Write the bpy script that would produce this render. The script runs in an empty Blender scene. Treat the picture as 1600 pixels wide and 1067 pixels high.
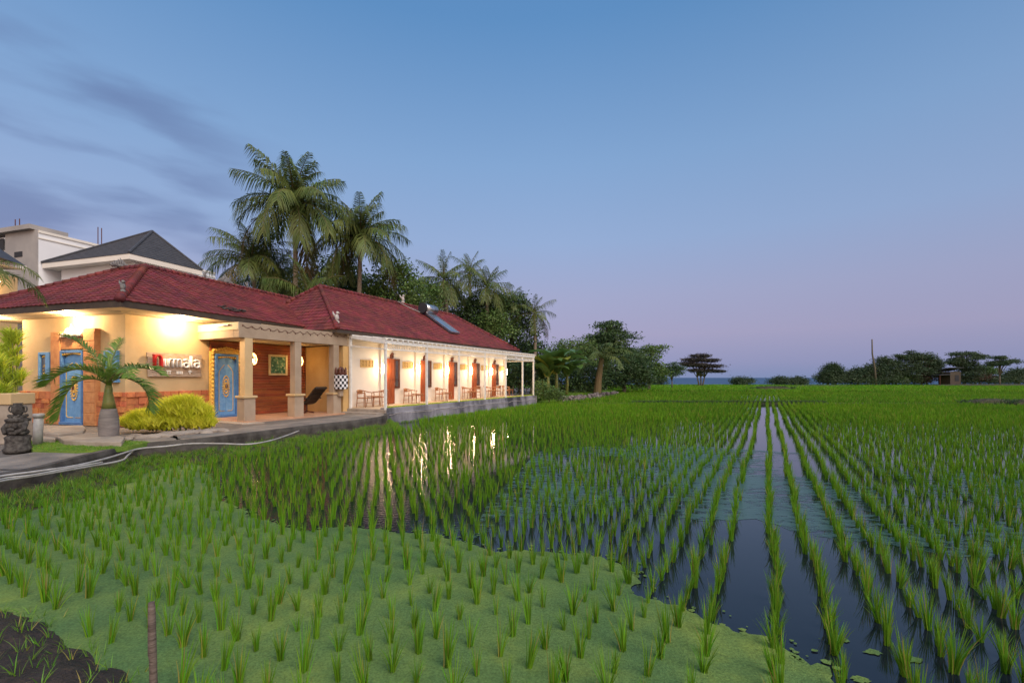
import bpy, math, random
import numpy as np
from mathutils import Vector, Matrix
R = math.radians
random.seed(7); RNG = np.random.default_rng(11)
SC = bpy.context.scene
COL = SC.collection

# ------------------------------------------------------------------ camera
FPX, HOR, CX, CAMH = 711.0, 590.0, 800.0, 2.0
cam_d = bpy.data.cameras.new('camera'); cam = bpy.data.objects.new('camera', cam_d); COL.objects.link(cam)
cam.location = (0, 0, CAMH); cam.rotation_euler = (R(90), 0, 0)
cam_d.sensor_width = 36; cam_d.lens = 36*FPX/1600; cam_d.shift_y = (HOR-533.5)/1600
cam_d.clip_start = 0.05; cam_d.clip_end = 20000
SC.camera = cam

# ------------------------------------------------------------------ world: dusk sky
def srgb(r, g, b):
    f = lambda c: (c/12.92 if c <= .04045 else ((c+.055)/1.055)**2.4)
    return (f(r/255), f(g/255), f(b/255), 1)
world = bpy.data.worlds.new('World'); SC.world = world; world.use_nodes = True
nt = world.node_tree; nt.nodes.clear()
def N(t, **k):
    n = nt.nodes.new(t)
    for a, b in k.items(): setattr(n, a, b)
    return n
def ramp(n, stops):
    cr = n.color_ramp
    while len(cr.elements) > 1: cr.elements.remove(cr.elements[-1])
    cr.elements[0].position = stops[0][0]; cr.elements[0].color = stops[0][1]
    for p, c in stops[1:]:
        e = cr.elements.new(p); e.color = c
tc = N('ShaderNodeTexCoord'); sep = N('ShaderNodeSeparateXYZ'); nt.links.new(tc.outputs['Generated'], sep.inputs[0])
r1 = N('ShaderNodeValToRGB')
ramp(r1, [(0, srgb(132,146,186)), (.03, srgb(150,154,192)), (.09, srgb(168,165,198)), (.17, srgb(164,170,205)), (.28, srgb(150,174,214)),
          (.42, srgb(132,167,211)), (.62, srgb(95,143,195)), (1, srgb(66,114,176))])
nt.links.new(sep.outputs['Z'], r1.inputs[0])
# the western afterglow lies behind the photographer
r2 = N('ShaderNodeValToRGB')
ramp(r2, [(0, (1.5,1.0,.75,1)), (.2, (1.35,1.05,.9,1)), (.6, (.6,.7,.85,1)), (1, srgb(70,118,180))])
nt.links.new(sep.outputs['Z'], r2.inputs[0])
mr = N('ShaderNodeMapRange'); mr.inputs['From Min'].default_value = .25; mr.inputs['From Max'].default_value = -.6
nt.links.new(sep.outputs['Y'], mr.inputs['Value'])
mix = N('ShaderNodeMix', data_type='RGBA'); nt.links.new(mr.outputs[0], mix.inputs['Factor'])
nt.links.new(r2.outputs[0], mix.inputs['B'])
# right part of the sky is a little darker
mrx = N('ShaderNodeMapRange'); mrx.inputs['From Min'].default_value = .1; mrx.inputs['From Max'].default_value = .8
mrx.inputs['To Min'].default_value = 1.0; mrx.inputs['To Max'].default_value = .90
nt.links.new(sep.outputs['X'], mrx.inputs['Value'])
dk = N('ShaderNodeVectorMath', operation='SCALE'); nt.links.new(r1.outputs[0], dk.inputs[0]); nt.links.new(mrx.outputs[0], dk.inputs['Scale'])
# thin purple-grey cloud streaks low in the left of the sky
mp = N('ShaderNodeMapping'); mp.inputs['Rotation'].default_value = (0, R(-28), 0); mp.inputs['Scale'].default_value = (3.6, 3.6, 15.0)
mp.inputs['Location'].default_value = (3.3, 1.0, .2)
nt.links.new(tc.outputs['Generated'], mp.inputs[0])
nz = N('ShaderNodeTexNoise'); nz.inputs['Scale'].default_value = 1.0; nz.inputs['Detail'].default_value = 4.5; nz.inputs['Roughness'].default_value = .45
nt.links.new(mp.outputs[0], nz.inputs['Vector'])
cr = N('ShaderNodeMapRange', interpolation_type='SMOOTHSTEP'); cr.inputs['From Min'].default_value = .43; cr.inputs['From Max'].default_value = .64
nt.links.new(nz.outputs[0], cr.inputs['Value'])
mx = N('ShaderNodeMapRange', interpolation_type='SMOOTHSTEP'); mx.inputs['From Min'].default_value = -.36; mx.inputs['From Max'].default_value = -.60
nt.links.new(sep.outputs['X'], mx.inputs['Value'])
mz = N('ShaderNodeMapRange', interpolation_type='SMOOTHSTEP'); mz.inputs['From Min'].default_value = .52; mz.inputs['From Max'].default_value = .42
nt.links.new(sep.outputs['Z'], mz.inputs['Value'])
m1 = N('ShaderNodeMath', operation='MULTIPLY'); nt.links.new(cr.outputs[0], m1.inputs[0]); nt.links.new(mx.outputs[0], m1.inputs[1])
m2 = N('ShaderNodeMath', operation='MULTIPLY'); nt.links.new(m1.outputs[0], m2.inputs[0]); nt.links.new(mz.outputs[0], m2.inputs[1])
m3 = N('ShaderNodeMath', operation='MULTIPLY'); nt.links.new(m2.outputs[0], m3.inputs[0]); m3.inputs[1].default_value = .58
cm = N('ShaderNodeMix', data_type='RGBA'); nt.links.new(m3.outputs[0], cm.inputs['Factor']); nt.links.new(dk.outputs[0], cm.inputs['A'])
cm.inputs['B'].default_value = srgb(98,114,160)
nt.links.new(cm.outputs['Result'], mix.inputs['A'])
bg = N('ShaderNodeBackground'); bg.inputs['Strength'].default_value = 1.0; nt.links.new(mix.outputs['Result'], bg.inputs[0])
wo = N('ShaderNodeOutputWorld'); nt.links.new(bg.outputs[0], wo.inputs[0])

# soft last light from the bright western sky
sd = bpy.data.lights.new('sun', 'SUN'); sd.energy = 2.8; sd.angle = R(50); sd.color = (1, .90, .80)
sun = bpy.data.objects.new('sun', sd); COL.objects.link(sun); sun.rotation_euler = (R(48), 0, R(38)); sun.location = (20, -30, 30)

SC.view_settings.view_transform = 'Standard'; SC.view_settings.look = 'None'; SC.view_settings.exposure = 0; SC.view_settings.gamma = 1
SC.cycles.use_denoising = True; SC.cycles.max_bounces = 6; SC.cycles.transparent_max_bounces = 12
SC.cycles.sample_clamp_indirect = 4; SC.cycles.caustics_reflective = False; SC.cycles.caustics_refractive = False

# ------------------------------------------------------------------ helpers
def P(px, py, z=0.0):
    Y = (CAMH-z)*FPX/(py-HOR); return Vector(((px-CX)/FPX*Y, Y, z))
def W(px, py, Y): return Vector(((px-CX)/FPX*Y, Y, CAMH-(py-HOR)*Y/FPX))
class Frame:
    def __init__(s, o, tan):
        c = 1/math.sqrt(1+tan*tan); s.o = Vector((o[0], o[1], 0)); s.u = Vector((tan*c, c, 0)); s.n = Vector((c, -tan*c, 0)); s.ang = math.atan2(s.u.y, s.u.x)
    def p(s, a, t, z=0.0):
        v = s.o+s.u*a+s.n*t; v.z = z; return v
    def at(s, px, t):
        q = (px-CX)/FPX; b = s.o+s.n*t
        return (q*b.y-b.x)/(s.u.x-q*s.u.y)
    def att(s, px, a):      # t on a plane of constant a
        q = (px-CX)/FPX; b = s.o+s.u*a
        return (q*b.y-b.x)/(s.n.x-q*s.n.y)
    def z(s, py, a, t):
        return CAMH-(py-HOR)*s.p(a, t).y/FPX
A = Frame((-5.38, 19.5), .5)        # room wing: a along the veranda, t outward from the plinth edge
L = Frame((-12.5, 14.7), .3095)     # lobby wing

def top(o):
    while o.parent: o = o.parent
    return o
def finish(o, name, mat, parent):
    if isinstance(mat, (list, tuple)):
        for m in mat: o.data.materials.append(m)
    elif mat: o.data.materials.append(mat)
    COL.objects.link(o)
    if parent: o.parent = parent
    return o
def invroot(parent):
    if parent is None: return None
    r = top(parent)
    return (Matrix.Translation(r.location) @ Matrix.Rotation(r.rotation_euler.z, 4, 'Z')).inverted()
class MB:
    def __init__(s): s.v = []; s.f = []; s.m = []; s.mi = 0
    def add(s, vs, fs):
        b = len(s.v); s.v += [Vector(v) for v in vs]; s.f += [tuple(b+i for i in f) for f in fs]; s.m += [s.mi]*len(fs); return s
    def hexa(s, c):
        return s.add(c, [(0,3,2,1), (4,5,6,7), (0,1,5,4), (1,2,6,5), (2,3,7,6), (3,0,4,7)])
    def box(s, a, b, M=None):
        x0, y0, z0 = a; x1, y1, z1 = b
        c = [Vector(q) for q in ((x0,y0,z0), (x1,y0,z0), (x1,y1,z0), (x0,y1,z0), (x0,y0,z1), (x1,y0,z1), (x1,y1,z1), (x0,y1,z1))]
        if M: c = [M @ q for q in c]
        return s.hexa(c)
    def fb(s, F, a0, a1, t0, t1, z0, z1):
        return s.hexa([F.p(a0,t0,z0), F.p(a0,t1,z0), F.p(a1,t1,z0), F.p(a1,t0,z0), F.p(a0,t0,z1), F.p(a0,t1,z1), F.p(a1,t1,z1), F.p(a1,t0,z1)])
    def bar(s, p, q, w, h=None, up=(0,0,1)):
        p = Vector(p); q = Vector(q); h = h or w; d = (q-p).normalized(); x = d.cross(Vector(up))
        if x.length < 1e-3: x = d.cross(Vector((1,0,0)))
        x.normalize(); y = x.cross(d).normalized(); x *= w/2; y *= h/2
        return s.hexa([p-x-y, p+x-y, p+x+y, p-x+y, q-x-y, q+x-y, q+x+y, q-x+y])
    def tube(s, pts, rad, n=8, cap=True):
        pts = [Vector(p) for p in pts]
        if not isinstance(rad, (list, tuple)): rad = [rad]*len(pts)
        vs = []; fs = []; px = None
        for i, p in enumerate(pts):
            d = (pts[min(i+1, len(pts)-1)]-pts[max(i-1, 0)]).normalized()
            x = d.cross(Vector((0,0,1))) if px is None else px-d*px.dot(d)
            if x.length < 1e-3: x = d.cross(Vector((1,0,0)))
            x.normalize(); px = x; y = d.cross(x)
            for k in range(n):
                a = 2*math.pi*k/n; vs.append(p+(x*math.cos(a)+y*math.sin(a))*rad[i])
        for i in range(len(pts)-1):
            for k in range(n):
                a = i*n+k; b = i*n+(k+1) % n; fs.append((a, b, b+n, a+n))
        if cap: fs += [tuple(reversed(range(n))), tuple(range((len(pts)-1)*n, len(pts)*n))]
        return s.add(vs, fs)
    def lathe(s, o, prof, n=16, sq=0):   # prof: (r, z)
        o = Vector(o); vs = []; fs = []
        for r, z in prof:
            for k in range(n):
                a = 2*math.pi*k/n; vs.append(o+Vector((r*math.cos(a), r*math.sin(a), z)))
        for i in range(len(prof)-1):
            for k in range(n):
                a = i*n+k; b = i*n+(k+1) % n; fs.append((a, b, b+n, a+n))
        fs += [tuple(reversed(range(n))), tuple(range((len(prof)-1)*n, len(prof)*n))]
        return s.add(vs, fs)
    def blob(s, c, r, n=10, jit=0):
        c = Vector(c); vs = [c-Vector((0,0,r[2]))]; m = n//2
        for i in range(1, m):
            ph = math.pi*i/m
            for k in range(n):
                a = 2*math.pi*k/n; j = 1+random.uniform(-jit, jit)
                vs.append(c+Vector((r[0]*math.sin(ph)*math.cos(a), r[1]*math.sin(ph)*math.sin(a), -r[2]*math.cos(ph)))*1*1 if not jit else c+Vector((r[0]*math.sin(ph)*math.cos(a), r[1]*math.sin(ph)*math.sin(a), -r[2]*math.cos(ph)))*j)
        vs.append(c+Vector((0,0,r[2]))); fs = [(0, 1+(k+1) % n, 1+k) for k in range(n)]
        for i in range(m-2):
            for k in range(n):
                a = 1+i*n+k; b = 1+i*n+(k+1) % n; fs.append((a, b, b+n, a+n))
        e = len(vs)-1; o = 1+(m-2)*n
        fs += [(o+k, o+(k+1) % n, e) for k in range(n)]
        return s.add(vs, fs)
    def prism(s, poly, z0, z1):
        n = len(poly); vs = [Vector((p[0], p[1], z0)) for p in poly]+[Vector((p[0], p[1], z1)) for p in poly]
        ar = sum(poly[i][0]*poly[(i+1) % n][1]-poly[(i+1) % n][0]*poly[i][1] for i in range(n))
        fs = [tuple(reversed(range(n))), tuple(range(n, 2*n))]+[(i, (i+1) % n, n+(i+1) % n, n+i) for i in range(n)]
        if ar < 0: fs = [tuple(reversed(f)) for f in fs]
        return s.add(vs, fs)
    def build(s, name, mat, parent=None, smooth=False, bevel=0):
        me = bpy.data.meshes.new(name); iv = invroot(parent)
        me.from_pydata([iv @ v for v in s.v] if iv else s.v, [], s.f)
        me.polygons.foreach_set('material_index', s.m)
        if smooth: me.polygons.foreach_set('use_smooth', [True]*len(s.f))
        me.update(); o = finish(bpy.data.objects.new(name, me), name, mat, parent)
        if bevel:
            b = o.modifiers.new('bevel', 'BEVEL'); b.width = bevel; b.segments = 2; b.limit_method = 'ANGLE'; b.angle_limit = R(40)
        return o
def npbuild(name, V, Q, mat, parent=None, smooth=False):
    """V (n,3), Q (m,k) all faces the same size"""
    V = np.asarray(V, dtype=np.float64); Q = np.asarray(Q, dtype=np.int32)
    iv = invroot(parent)
    if iv is not None:
        M = np.array(iv); V = V @ M[:3, :3].T+M[:3, 3]
    me = bpy.data.meshes.new(name); k = Q.shape[1]
    me.vertices.add(len(V)); me.vertices.foreach_set('co', V.astype(np.float32).ravel())
    me.loops.add(Q.size); me.loops.foreach_set('vertex_index', Q.ravel())
    me.polygons.add(len(Q)); me.polygons.foreach_set('loop_start', np.arange(0, Q.size, k, dtype=np.int32))
    if smooth: me.polygons.foreach_set('use_smooth', np.ones(len(Q), dtype=bool))
    me.update(calc_edges=True); me.validate()
    return finish(bpy.data.objects.new(name, me), name, mat, parent)
def tag(o, label=None, cat=None, group=None, kind=None):
    if label: o['label'] = label
    if cat: o['category'] = cat
    if group: o['group'] = group
    if kind: o['kind'] = kind
    return o
def thing(name, label, cat, loc=(0,0,0), rz=0, group=None):
    o = bpy.data.objects.new(name, None); COL.objects.link(o); o.location = loc; o.rotation_euler = (0,0,rz); o.empty_display_size = .3
    return tag(o, label, cat, group)
def copy_tree(o, parent=None):
    c = o.copy(); COL.objects.link(c); c.parent = parent
    for ch in [x for x in list(o.children)]: copy_tree(ch, c)
    return c
def lamp(name, loc, energy, color, parent=None, kind='POINT', size=.05, **k):
    d = bpy.data.lights.new(name, kind); d.energy = energy; d.color = color; d.shadow_soft_size = size
    for a, b in k.items(): setattr(d, a, b)
    o = bpy.data.objects.new(name, d); COL.objects.link(o)
    if parent: o.parent = parent; iv = invroot(parent); o.location = iv @ Vector(loc)
    else: o.location = loc
    return o

# ------------------------------------------------------------------ materials
def material(name, c, rough=.7, c2=None, scale=3.0, detail=6, bump=0, bscale=None, spec=.4, metal=0, emis=None, estr=0, trans=0, contrast=(.35, .65), stretch=None, island=0, coat=0, bdist=.02):
    m = bpy.data.materials.new(name); m.use_nodes = True; t = m.node_tree; b = t.nodes['Principled BSDF']
    b.inputs['Roughness'].default_value = rough; b.inputs['Specular IOR Level'].default_value = spec; b.inputs['Metallic'].default_value = metal
    c = tuple(c)[:3]+(1,); b.inputs['Base Color'].default_value = c
    if coat: b.inputs['Coat Weight'].default_value = coat
    cout = None
    if c2 or bump:
        g = t.nodes.new('ShaderNodeTexCoord'); mp = t.nodes.new('ShaderNodeMapping'); t.links.new(g.outputs['Object'], mp.inputs[0])
        if stretch: mp.inputs['Scale'].default_value = stretch
    if c2:
        n = t.nodes.new('ShaderNodeTexNoise'); n.inputs['Scale'].default_value = scale; n.inputs['Detail'].default_value = detail; n.inputs['Roughness'].default_value = .6
        t.links.new(mp.outputs[0], n.inputs['Vector'])
        r = t.nodes.new('ShaderNodeValToRGB'); ramp(r, [(contrast[0], c), (contrast[1], tuple(c2)[:3]+(1,))]); t.links.new(n.outputs[0], r.inputs[0])
        cout = r.outputs[0]
    if island:
        gi = t.nodes.new('ShaderNodeNewGeometry'); hs = t.nodes.new('ShaderNodeHueSaturation'); mr = t.nodes.new('ShaderNodeMapRange')
        mr.inputs['To Min'].default_value = 1-island; mr.inputs['To Max'].default_value = 1+island
        t.links.new(gi.outputs['Random Per Island'], mr.inputs['Value']); t.links.new(mr.outputs[0], hs.inputs['Value'])
        m2_ = t.nodes.new('ShaderNodeMapRange'); m2_.inputs['To Min'].default_value = .5-island*.06; m2_.inputs['To Max'].default_value = .5+island*.05
        mm = t.nodes.new('ShaderNodeMath'); mm.operation = 'FRACT'; mu = t.nodes.new('ShaderNodeMath'); mu.operation = 'MULTIPLY'; mu.inputs[1].default_value = 17.3
        t.links.new(gi.outputs['Random Per Island'], mu.inputs[0]); t.links.new(mu.outputs[0], mm.inputs[0]); t.links.new(mm.outputs[0], m2_.inputs['Value']); t.links.new(m2_.outputs[0], hs.inputs['Hue'])
        if cout: t.links.new(cout, hs.inputs['Color'])
        else: hs.inputs['Color'].default_value = c
        cout = hs.outputs[0]
    if cout: t.links.new(cout, b.inputs['Base Color'])
    if bump:
        n2 = t.nodes.new('ShaderNodeTexNoise'); n2.inputs['Scale'].default_value = bscale or scale*4; n2.inputs['Detail'].default_value = 5
        t.links.new(mp.outputs[0], n2.inputs['Vector']); bp = t.nodes.new('ShaderNodeBump'); bp.inputs['Strength'].default_value = bump; bp.inputs['Distance'].default_value = bdist
        t.links.new(n2.outputs[0], bp.inputs['Height']); t.links.new(bp.outputs[0], b.inputs['Normal'])
    if emis: b.inputs['Emission Color'].default_value = tuple(emis)[:3]+(1,); b.inputs['Emission Strength'].default_value = estr
    if trans:
        tr = t.nodes.new('ShaderNodeBsdfTranslucent'); ms = t.nodes.new('ShaderNodeMixShader'); ms.inputs[0].default_value = trans
        if cout: t.links.new(cout, tr.inputs[0])
        else: tr.inputs[0].default_value = c
        out = t.nodes['Material Output']; t.links.new(b.outputs[0], ms.inputs[1]); t.links.new(tr.outputs[0], ms.inputs[2]); t.links.new(ms.outputs[0], out.inputs[0])
    return m
M = {}
M['render_lanternlit'] = material('lantern_tinted_render', (.52,.32,.12), .85, (.60,.39,.17), 1.2, bump=.15, bscale=40)  # cream render with the lanterns' orange glow put into its colour
M['render'] = material('cream_render', (.50,.355,.185), .85, (.58,.42,.23), 1.2, bump=.15, bscale=40)
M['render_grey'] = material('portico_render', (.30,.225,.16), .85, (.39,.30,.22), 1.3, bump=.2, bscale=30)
M['white'] = material('white_render', (.80,.74,.66), .85, (.74,.69,.62), .9, bump=.1, bscale=40)
M['soffit'] = material('soffit_paint', (.60,.48,.31), .8, (.54,.43,.28), 1.5)
M['whitepaint'] = material('white_painted_metal', (.78,.76,.72), .45, (.66,.64,.60), 6)
M['tile'] = material('red_clay_tile', (.21,.038,.034), .7, (.095,.024,.022), .9, detail=9, bump=.25, bscale=60, contrast=(.38,.74), island=.22)
M['ridge'] = material('ridge_clay', (.19,.036,.030), .75, (.10,.024,.024), 3, bump=.3, bscale=30, island=.25)
M['fascia'] = material('dark_fascia_board', (.045,.032,.025), .6, (.07,.05,.035), 4)
M['sand'] = material('carved_sandstone', (.55,.20,.075), .85, (.38,.12,.05), 5, bump=.5, bscale=22, island=.2)
M['sandplain'] = material('orange_stone', (.56,.27,.11), .85, (.42,.17,.07), 4, bump=.4, bscale=18)
M['wood'] = material('varnished_cladding', (.30,.085,.03), .45, (.18,.05,.02), 2, stretch=(1,1,9), bump=.15, bscale=14, island=.18)
M['doorwood'] = material('door_timber', (.36,.09,.028), .4, (.22,.05,.018), 3, stretch=(6,6,.8))
M['darkwood'] = material('dark_timber', (.12,.035,.02), .5, (.07,.02,.012), 5)
M['teak'] = material('teak', (.40,.17,.07), .45, (.27,.10,.04), 6, stretch=(1,1,5))
M['blue'] = material('blue_door_paint', (.10,.26,.52), .5, (.17,.36,.62), 7, bump=.1, contrast=(.3,.7))
M['blue2'] = material('deep_blue_paint', (.05,.13,.34), .5, (.08,.2,.42), 9)
M['gold'] = material('gold_carving', (.75,.50,.10), .45, (.60,.32,.07), 14, bump=.4, bscale=50)
M['concrete'] = material('old_concrete', (.16,.155,.165), .9, (.34,.32,.33), 1.1, bump=.4, bscale=16, contrast=(.35,.68))
M['plinth'] = material('weathered_plinth', (.045,.045,.055), .9, (.26,.25,.28), .8, detail=10, bump=.5, bscale=12, contrast=(.40,.60), stretch=(1,1,.45))
M['slabstone'] = material('stone_slab', (.26,.21,.17), .85, (.40,.34,.28), 2.5, bump=.4, bscale=14)
M['path'] = material('pebbled_path', (.15,.135,.12), .8, (.30,.26,.22), 1.6, bump=.9, bscale=70)
M['kerbdark'] = material('dark_kerb_concrete', (.035,.03,.027), .9, (.10,.09,.08), 2.5, bump=.7, bscale=14)  # near-black concrete mottled with dark grey
M['floor'] = material('terracotta_floor', (.42,.22,.13), .5, (.50,.30,.19), 3)
M['deckfloor'] = material('deck_floor', (.50,.36,.24), .6, (.60,.46,.32), 2)
M['soil'] = material('wet_soil', (.018,.013,.010), .75, (.05,.035,.027), 9, bump=1.0, bscale=28, bdist=.05)
M['bank'] = material('bank_earth', (.04,.032,.02), .9, (.07,.07,.03), 4, bump=1.0, bscale=14, bdist=.06)
M['black'] = material('black_leather', (.015,.013,.012), .4, bump=.1, bscale=20, c2=(.03,.025,.02))
M['chrome'] = material('brushed_metal', (.55,.55,.56), .25, (.45,.45,.47), 5, metal=.9)
M['panel'] = material('solar_glass', (.10,.14,.20), .12, (.13,.18,.26), 2, spec=.8)
M['stone'] = material('volcanic_stone', (.035,.03,.028), .9, (.12,.11,.10), 9, bump=.9, bscale=26, contrast=(.4,.68))
M['ornament'] = material('grey_carved_stone', (.13,.12,.12), .9, (.26,.25,.24), 12, bump=.6, bscale=40)
M['palestone'] = material('pale_carved_stone', (.52,.47,.44), .85, (.40,.36,.34), 12, bump=.4, bscale=40)
M['pipe'] = material('white_plastic_pipe', (.42,.41,.40), .5, (.26,.25,.24), 5)
M['lawn'] = material('lawn_turf', (.10,.19,.02), .9, (.17,.26,.03), 6, bump=1, bscale=60)
M['trunk'] = material('palm_bark', (.16,.12,.085), .9, (.26,.20,.15), 6, stretch=(1,1,5), bump=.8, bscale=12)
M['bark'] = material('tree_bark', (.09,.07,.05), .9, (.15,.12,.09), 6, bump=.8, bscale=12)
M['bottle'] = material('bottle_palm_bark', (.17,.15,.145), .85, (.26,.23,.22), 3, stretch=(1,1,7), bump=.7, bscale=16)
M['shaft'] = material('crownshaft_green', (.10,.14,.03), .5, (.20,.18,.05), 3, stretch=(1,1,3))
M['frond'] = material('coconut_leaflets', (.09,.145,.033), .5, (.17,.20,.05), .6, trans=.35, island=.3)
M['frond_dry'] = material('old_brown_fronds', (.20,.14,.06), .7, (.14,.13,.045), .8, trans=.2, island=.3)
M['frond2'] = material('bottle_palm_leaflets', (.08,.19,.025), .4, (.19,.29,.04), 1.2, trans=.3, island=.2)
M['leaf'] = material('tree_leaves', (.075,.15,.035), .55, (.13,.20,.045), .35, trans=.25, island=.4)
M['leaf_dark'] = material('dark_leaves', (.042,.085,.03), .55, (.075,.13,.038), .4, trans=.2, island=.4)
M['leaf_purple'] = material('bronze_leaves', (.055,.045,.05), .6, (.07,.06,.045), .4, trans=.15, island=.3)
M['leaf_red'] = material('reddish_leaves', (.15,.055,.055), .6, (.10,.06,.04), .4, trans=.2, island=.3)
M['leaf_far'] = material('coastal_leaves', (.040,.075,.035), .6, (.07,.10,.045), .3, trans=.2, island=.35)
M['yellow'] = material('golden_shrub_leaves', (.58,.62,.03), .5, (.78,.76,.08), 3, trans=.35, island=.2)
M['cordy'] = material('yellow_green_leaves', (.58,.66,.06), .45, (.32,.46,.04), 2, trans=.35, island=.3)
M['banana'] = material('banana_leaf', (.07,.17,.04), .4, (.12,.22,.05), 1.5, trans=.3, island=.25)
M['banana_y'] = material('yellowed_banana_leaf', (.36,.34,.05), .5, (.20,.26,.04), 2, trans=.3)
M['rice'] = material('rice_blades', (.11,.28,.014), .65, (.19,.37,.022), .8, trans=.35, island=.42, spec=.2)
M['rice_dark'] = material('rice_blades_dense', (.15,.32,.013), .7, (.10,.25,.014), .12, trans=.3, island=.35, spec=.15)
M['grass'] = material('bank_grass', (.11,.27,.02), .5, (.17,.34,.03), 1, trans=.35, island=.35)
M['ground'] = material('garden_ground', (.12,.10,.085), .9, (.18,.16,.14), 2, bump=.5, bscale=30)
M['farfield'] = material('far_rice', (.10,.27,.010), .9, (.14,.33,.014), .06, bump=1, bscale=3.0, bdist=.3)
M['rubble'] = material('rubble_stones', (.10,.085,.085), .9, (.24,.20,.19), 3, bump=.6, bscale=9, island=.3)
M['bamboo'] = material('bamboo_stake', (.16,.12,.10), .7, (.09,.065,.055), 8, stretch=(1,1,4), bump=.6, bscale=20)
M['slate'] = material('slate_tiles', (.045,.048,.058), .7, (.075,.078,.09), 3, bump=.4, bscale=9, stretch=(1,1,5))
M['farwhite'] = material('far_white_wall', (.80,.80,.82), .9, (.72,.72,.75), .5)
M['fargrey'] = material('bare_cement_wall', (.30,.28,.27), .9, (.38,.35,.33), .8)
M['fardark'] = material('matt_black_and_opening_shade', (.03,.03,.035), .9)  # near black: painted shade of far openings, and the tank's own black cap
M['glow'] = material('lamp_glass', (1,.8,.5), .4, emis=(1,.72,.36), estr=22)
M['glow2'] = material('lantern_glow', (1,.8,.4), .4, emis=(1,.66,.22), estr=5)
M['red'] = material('red_letter_paint', (.62,.03,.03), .4, (.5,.02,.02), 5)
M['letter'] = material('white_letter_paint', (.85,.83,.80), .4, (.78,.76,.72), 5)
M['plank'] = material('pale_sign_planks', (.50,.40,.31), .8, (.30,.20,.13), 5, stretch=(1,1,7), bump=.3)
M['frame'] = material('picture_frame', (.60,.48,.28), .5, (.5,.38,.2), 7)
M['glass'] = material('window_glass', (.10,.09,.10), .08, spec=.8, c2=(.16,.13,.12))
M['sea'] = material('sea_water', (.055,.105,.19), .9, (.075,.13,.22), .02, spec=.05)
for k_, fr_ in (('rice', .92), ('rice_dark', .95), ('grass', .90)):   # a few yellowed blades
    t_ = M[k_].node_tree; hs_ = [n for n in t_.nodes if n.type == 'HUE_SAT'][0]; g_ = t_.nodes.new('ShaderNodeNewGeometry'); mu_ = t_.nodes.new('ShaderNodeMath'); mu_.operation = 'MULTIPLY'; mu_.inputs[1].default_value = 31.7
    fc_ = t_.nodes.new('ShaderNodeMath'); fc_.operation = 'FRACT'; gt_ = t_.nodes.new('ShaderNodeMath'); gt_.operation = 'GREATER_THAN'; gt_.inputs[1].default_value = fr_; mx_ = t_.nodes.new('ShaderNodeMix'); mx_.data_type = 'RGBA'; mx_.inputs['B'].default_value = (.36,.30,.07,1)
    t_.links.new(g_.outputs['Random Per Island'], mu_.inputs[0]); t_.links.new(mu_.outputs[0], fc_.inputs[0]); t_.links.new(fc_.outputs[0], gt_.inputs[0]); t_.links.new(gt_.outputs[0], mx_.inputs['Factor'])
    src_ = hs_.outputs[0]; dst_ = [l.to_socket for l in src_.links]; t_.links.new(src_, mx_.inputs['A'])
    for d_ in dst_: t_.links.new(mx_.outputs['Result'], d_)

# water: dark, mirror-like, with small ripples that come and go
def water_mat():
    m = bpy.data.materials.new('paddy_water'); m.use_nodes = True; t = m.node_tree; b = t.nodes['Principled BSDF']
    b.inputs['Base Color'].default_value = (.010,.013,.020,1); b.inputs['Roughness'].default_value = .03; b.inputs['IOR'].default_value = 1.33; b.inputs['Specular IOR Level'].default_value = .75
    g = t.nodes.new('ShaderNodeTexCoord'); n = t.nodes.new('ShaderNodeTexNoise'); n.inputs['Scale'].default_value = 13; n.inputs['Detail'].default_value = 4
    k = t.nodes.new('ShaderNodeTexNoise'); k.inputs['Scale'].default_value = .22; k.inputs['Detail'].default_value = 2
    t.links.new(g.outputs['Object'], n.inputs['Vector']); t.links.new(g.outputs['Object'], k.inputs['Vector'])
    s = t.nodes.new('ShaderNodeSeparateXYZ'); t.links.new(g.outputs['Object'], s.inputs[0])
    a = t.nodes.new('ShaderNodeMapRange'); a.inputs['From Min'].default_value = -.2; a.inputs['From Max'].default_value = -2.5; a.inputs['To Min'].default_value = .03; a.inputs['To Max'].default_value = .62
    t.links.new(s.outputs['X'], a.inputs['Value'])
    bp = t.nodes.new('ShaderNodeBump'); bp.inputs['Distance'].default_value = .012; t.links.new(n.outputs[0], bp.inputs['Height']); t.links.new(a.outputs[0], bp.inputs['Strength'])
    t.links.new(bp.outputs[0], b.inputs['Normal']); return m
M['water'] = water_mat()
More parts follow.
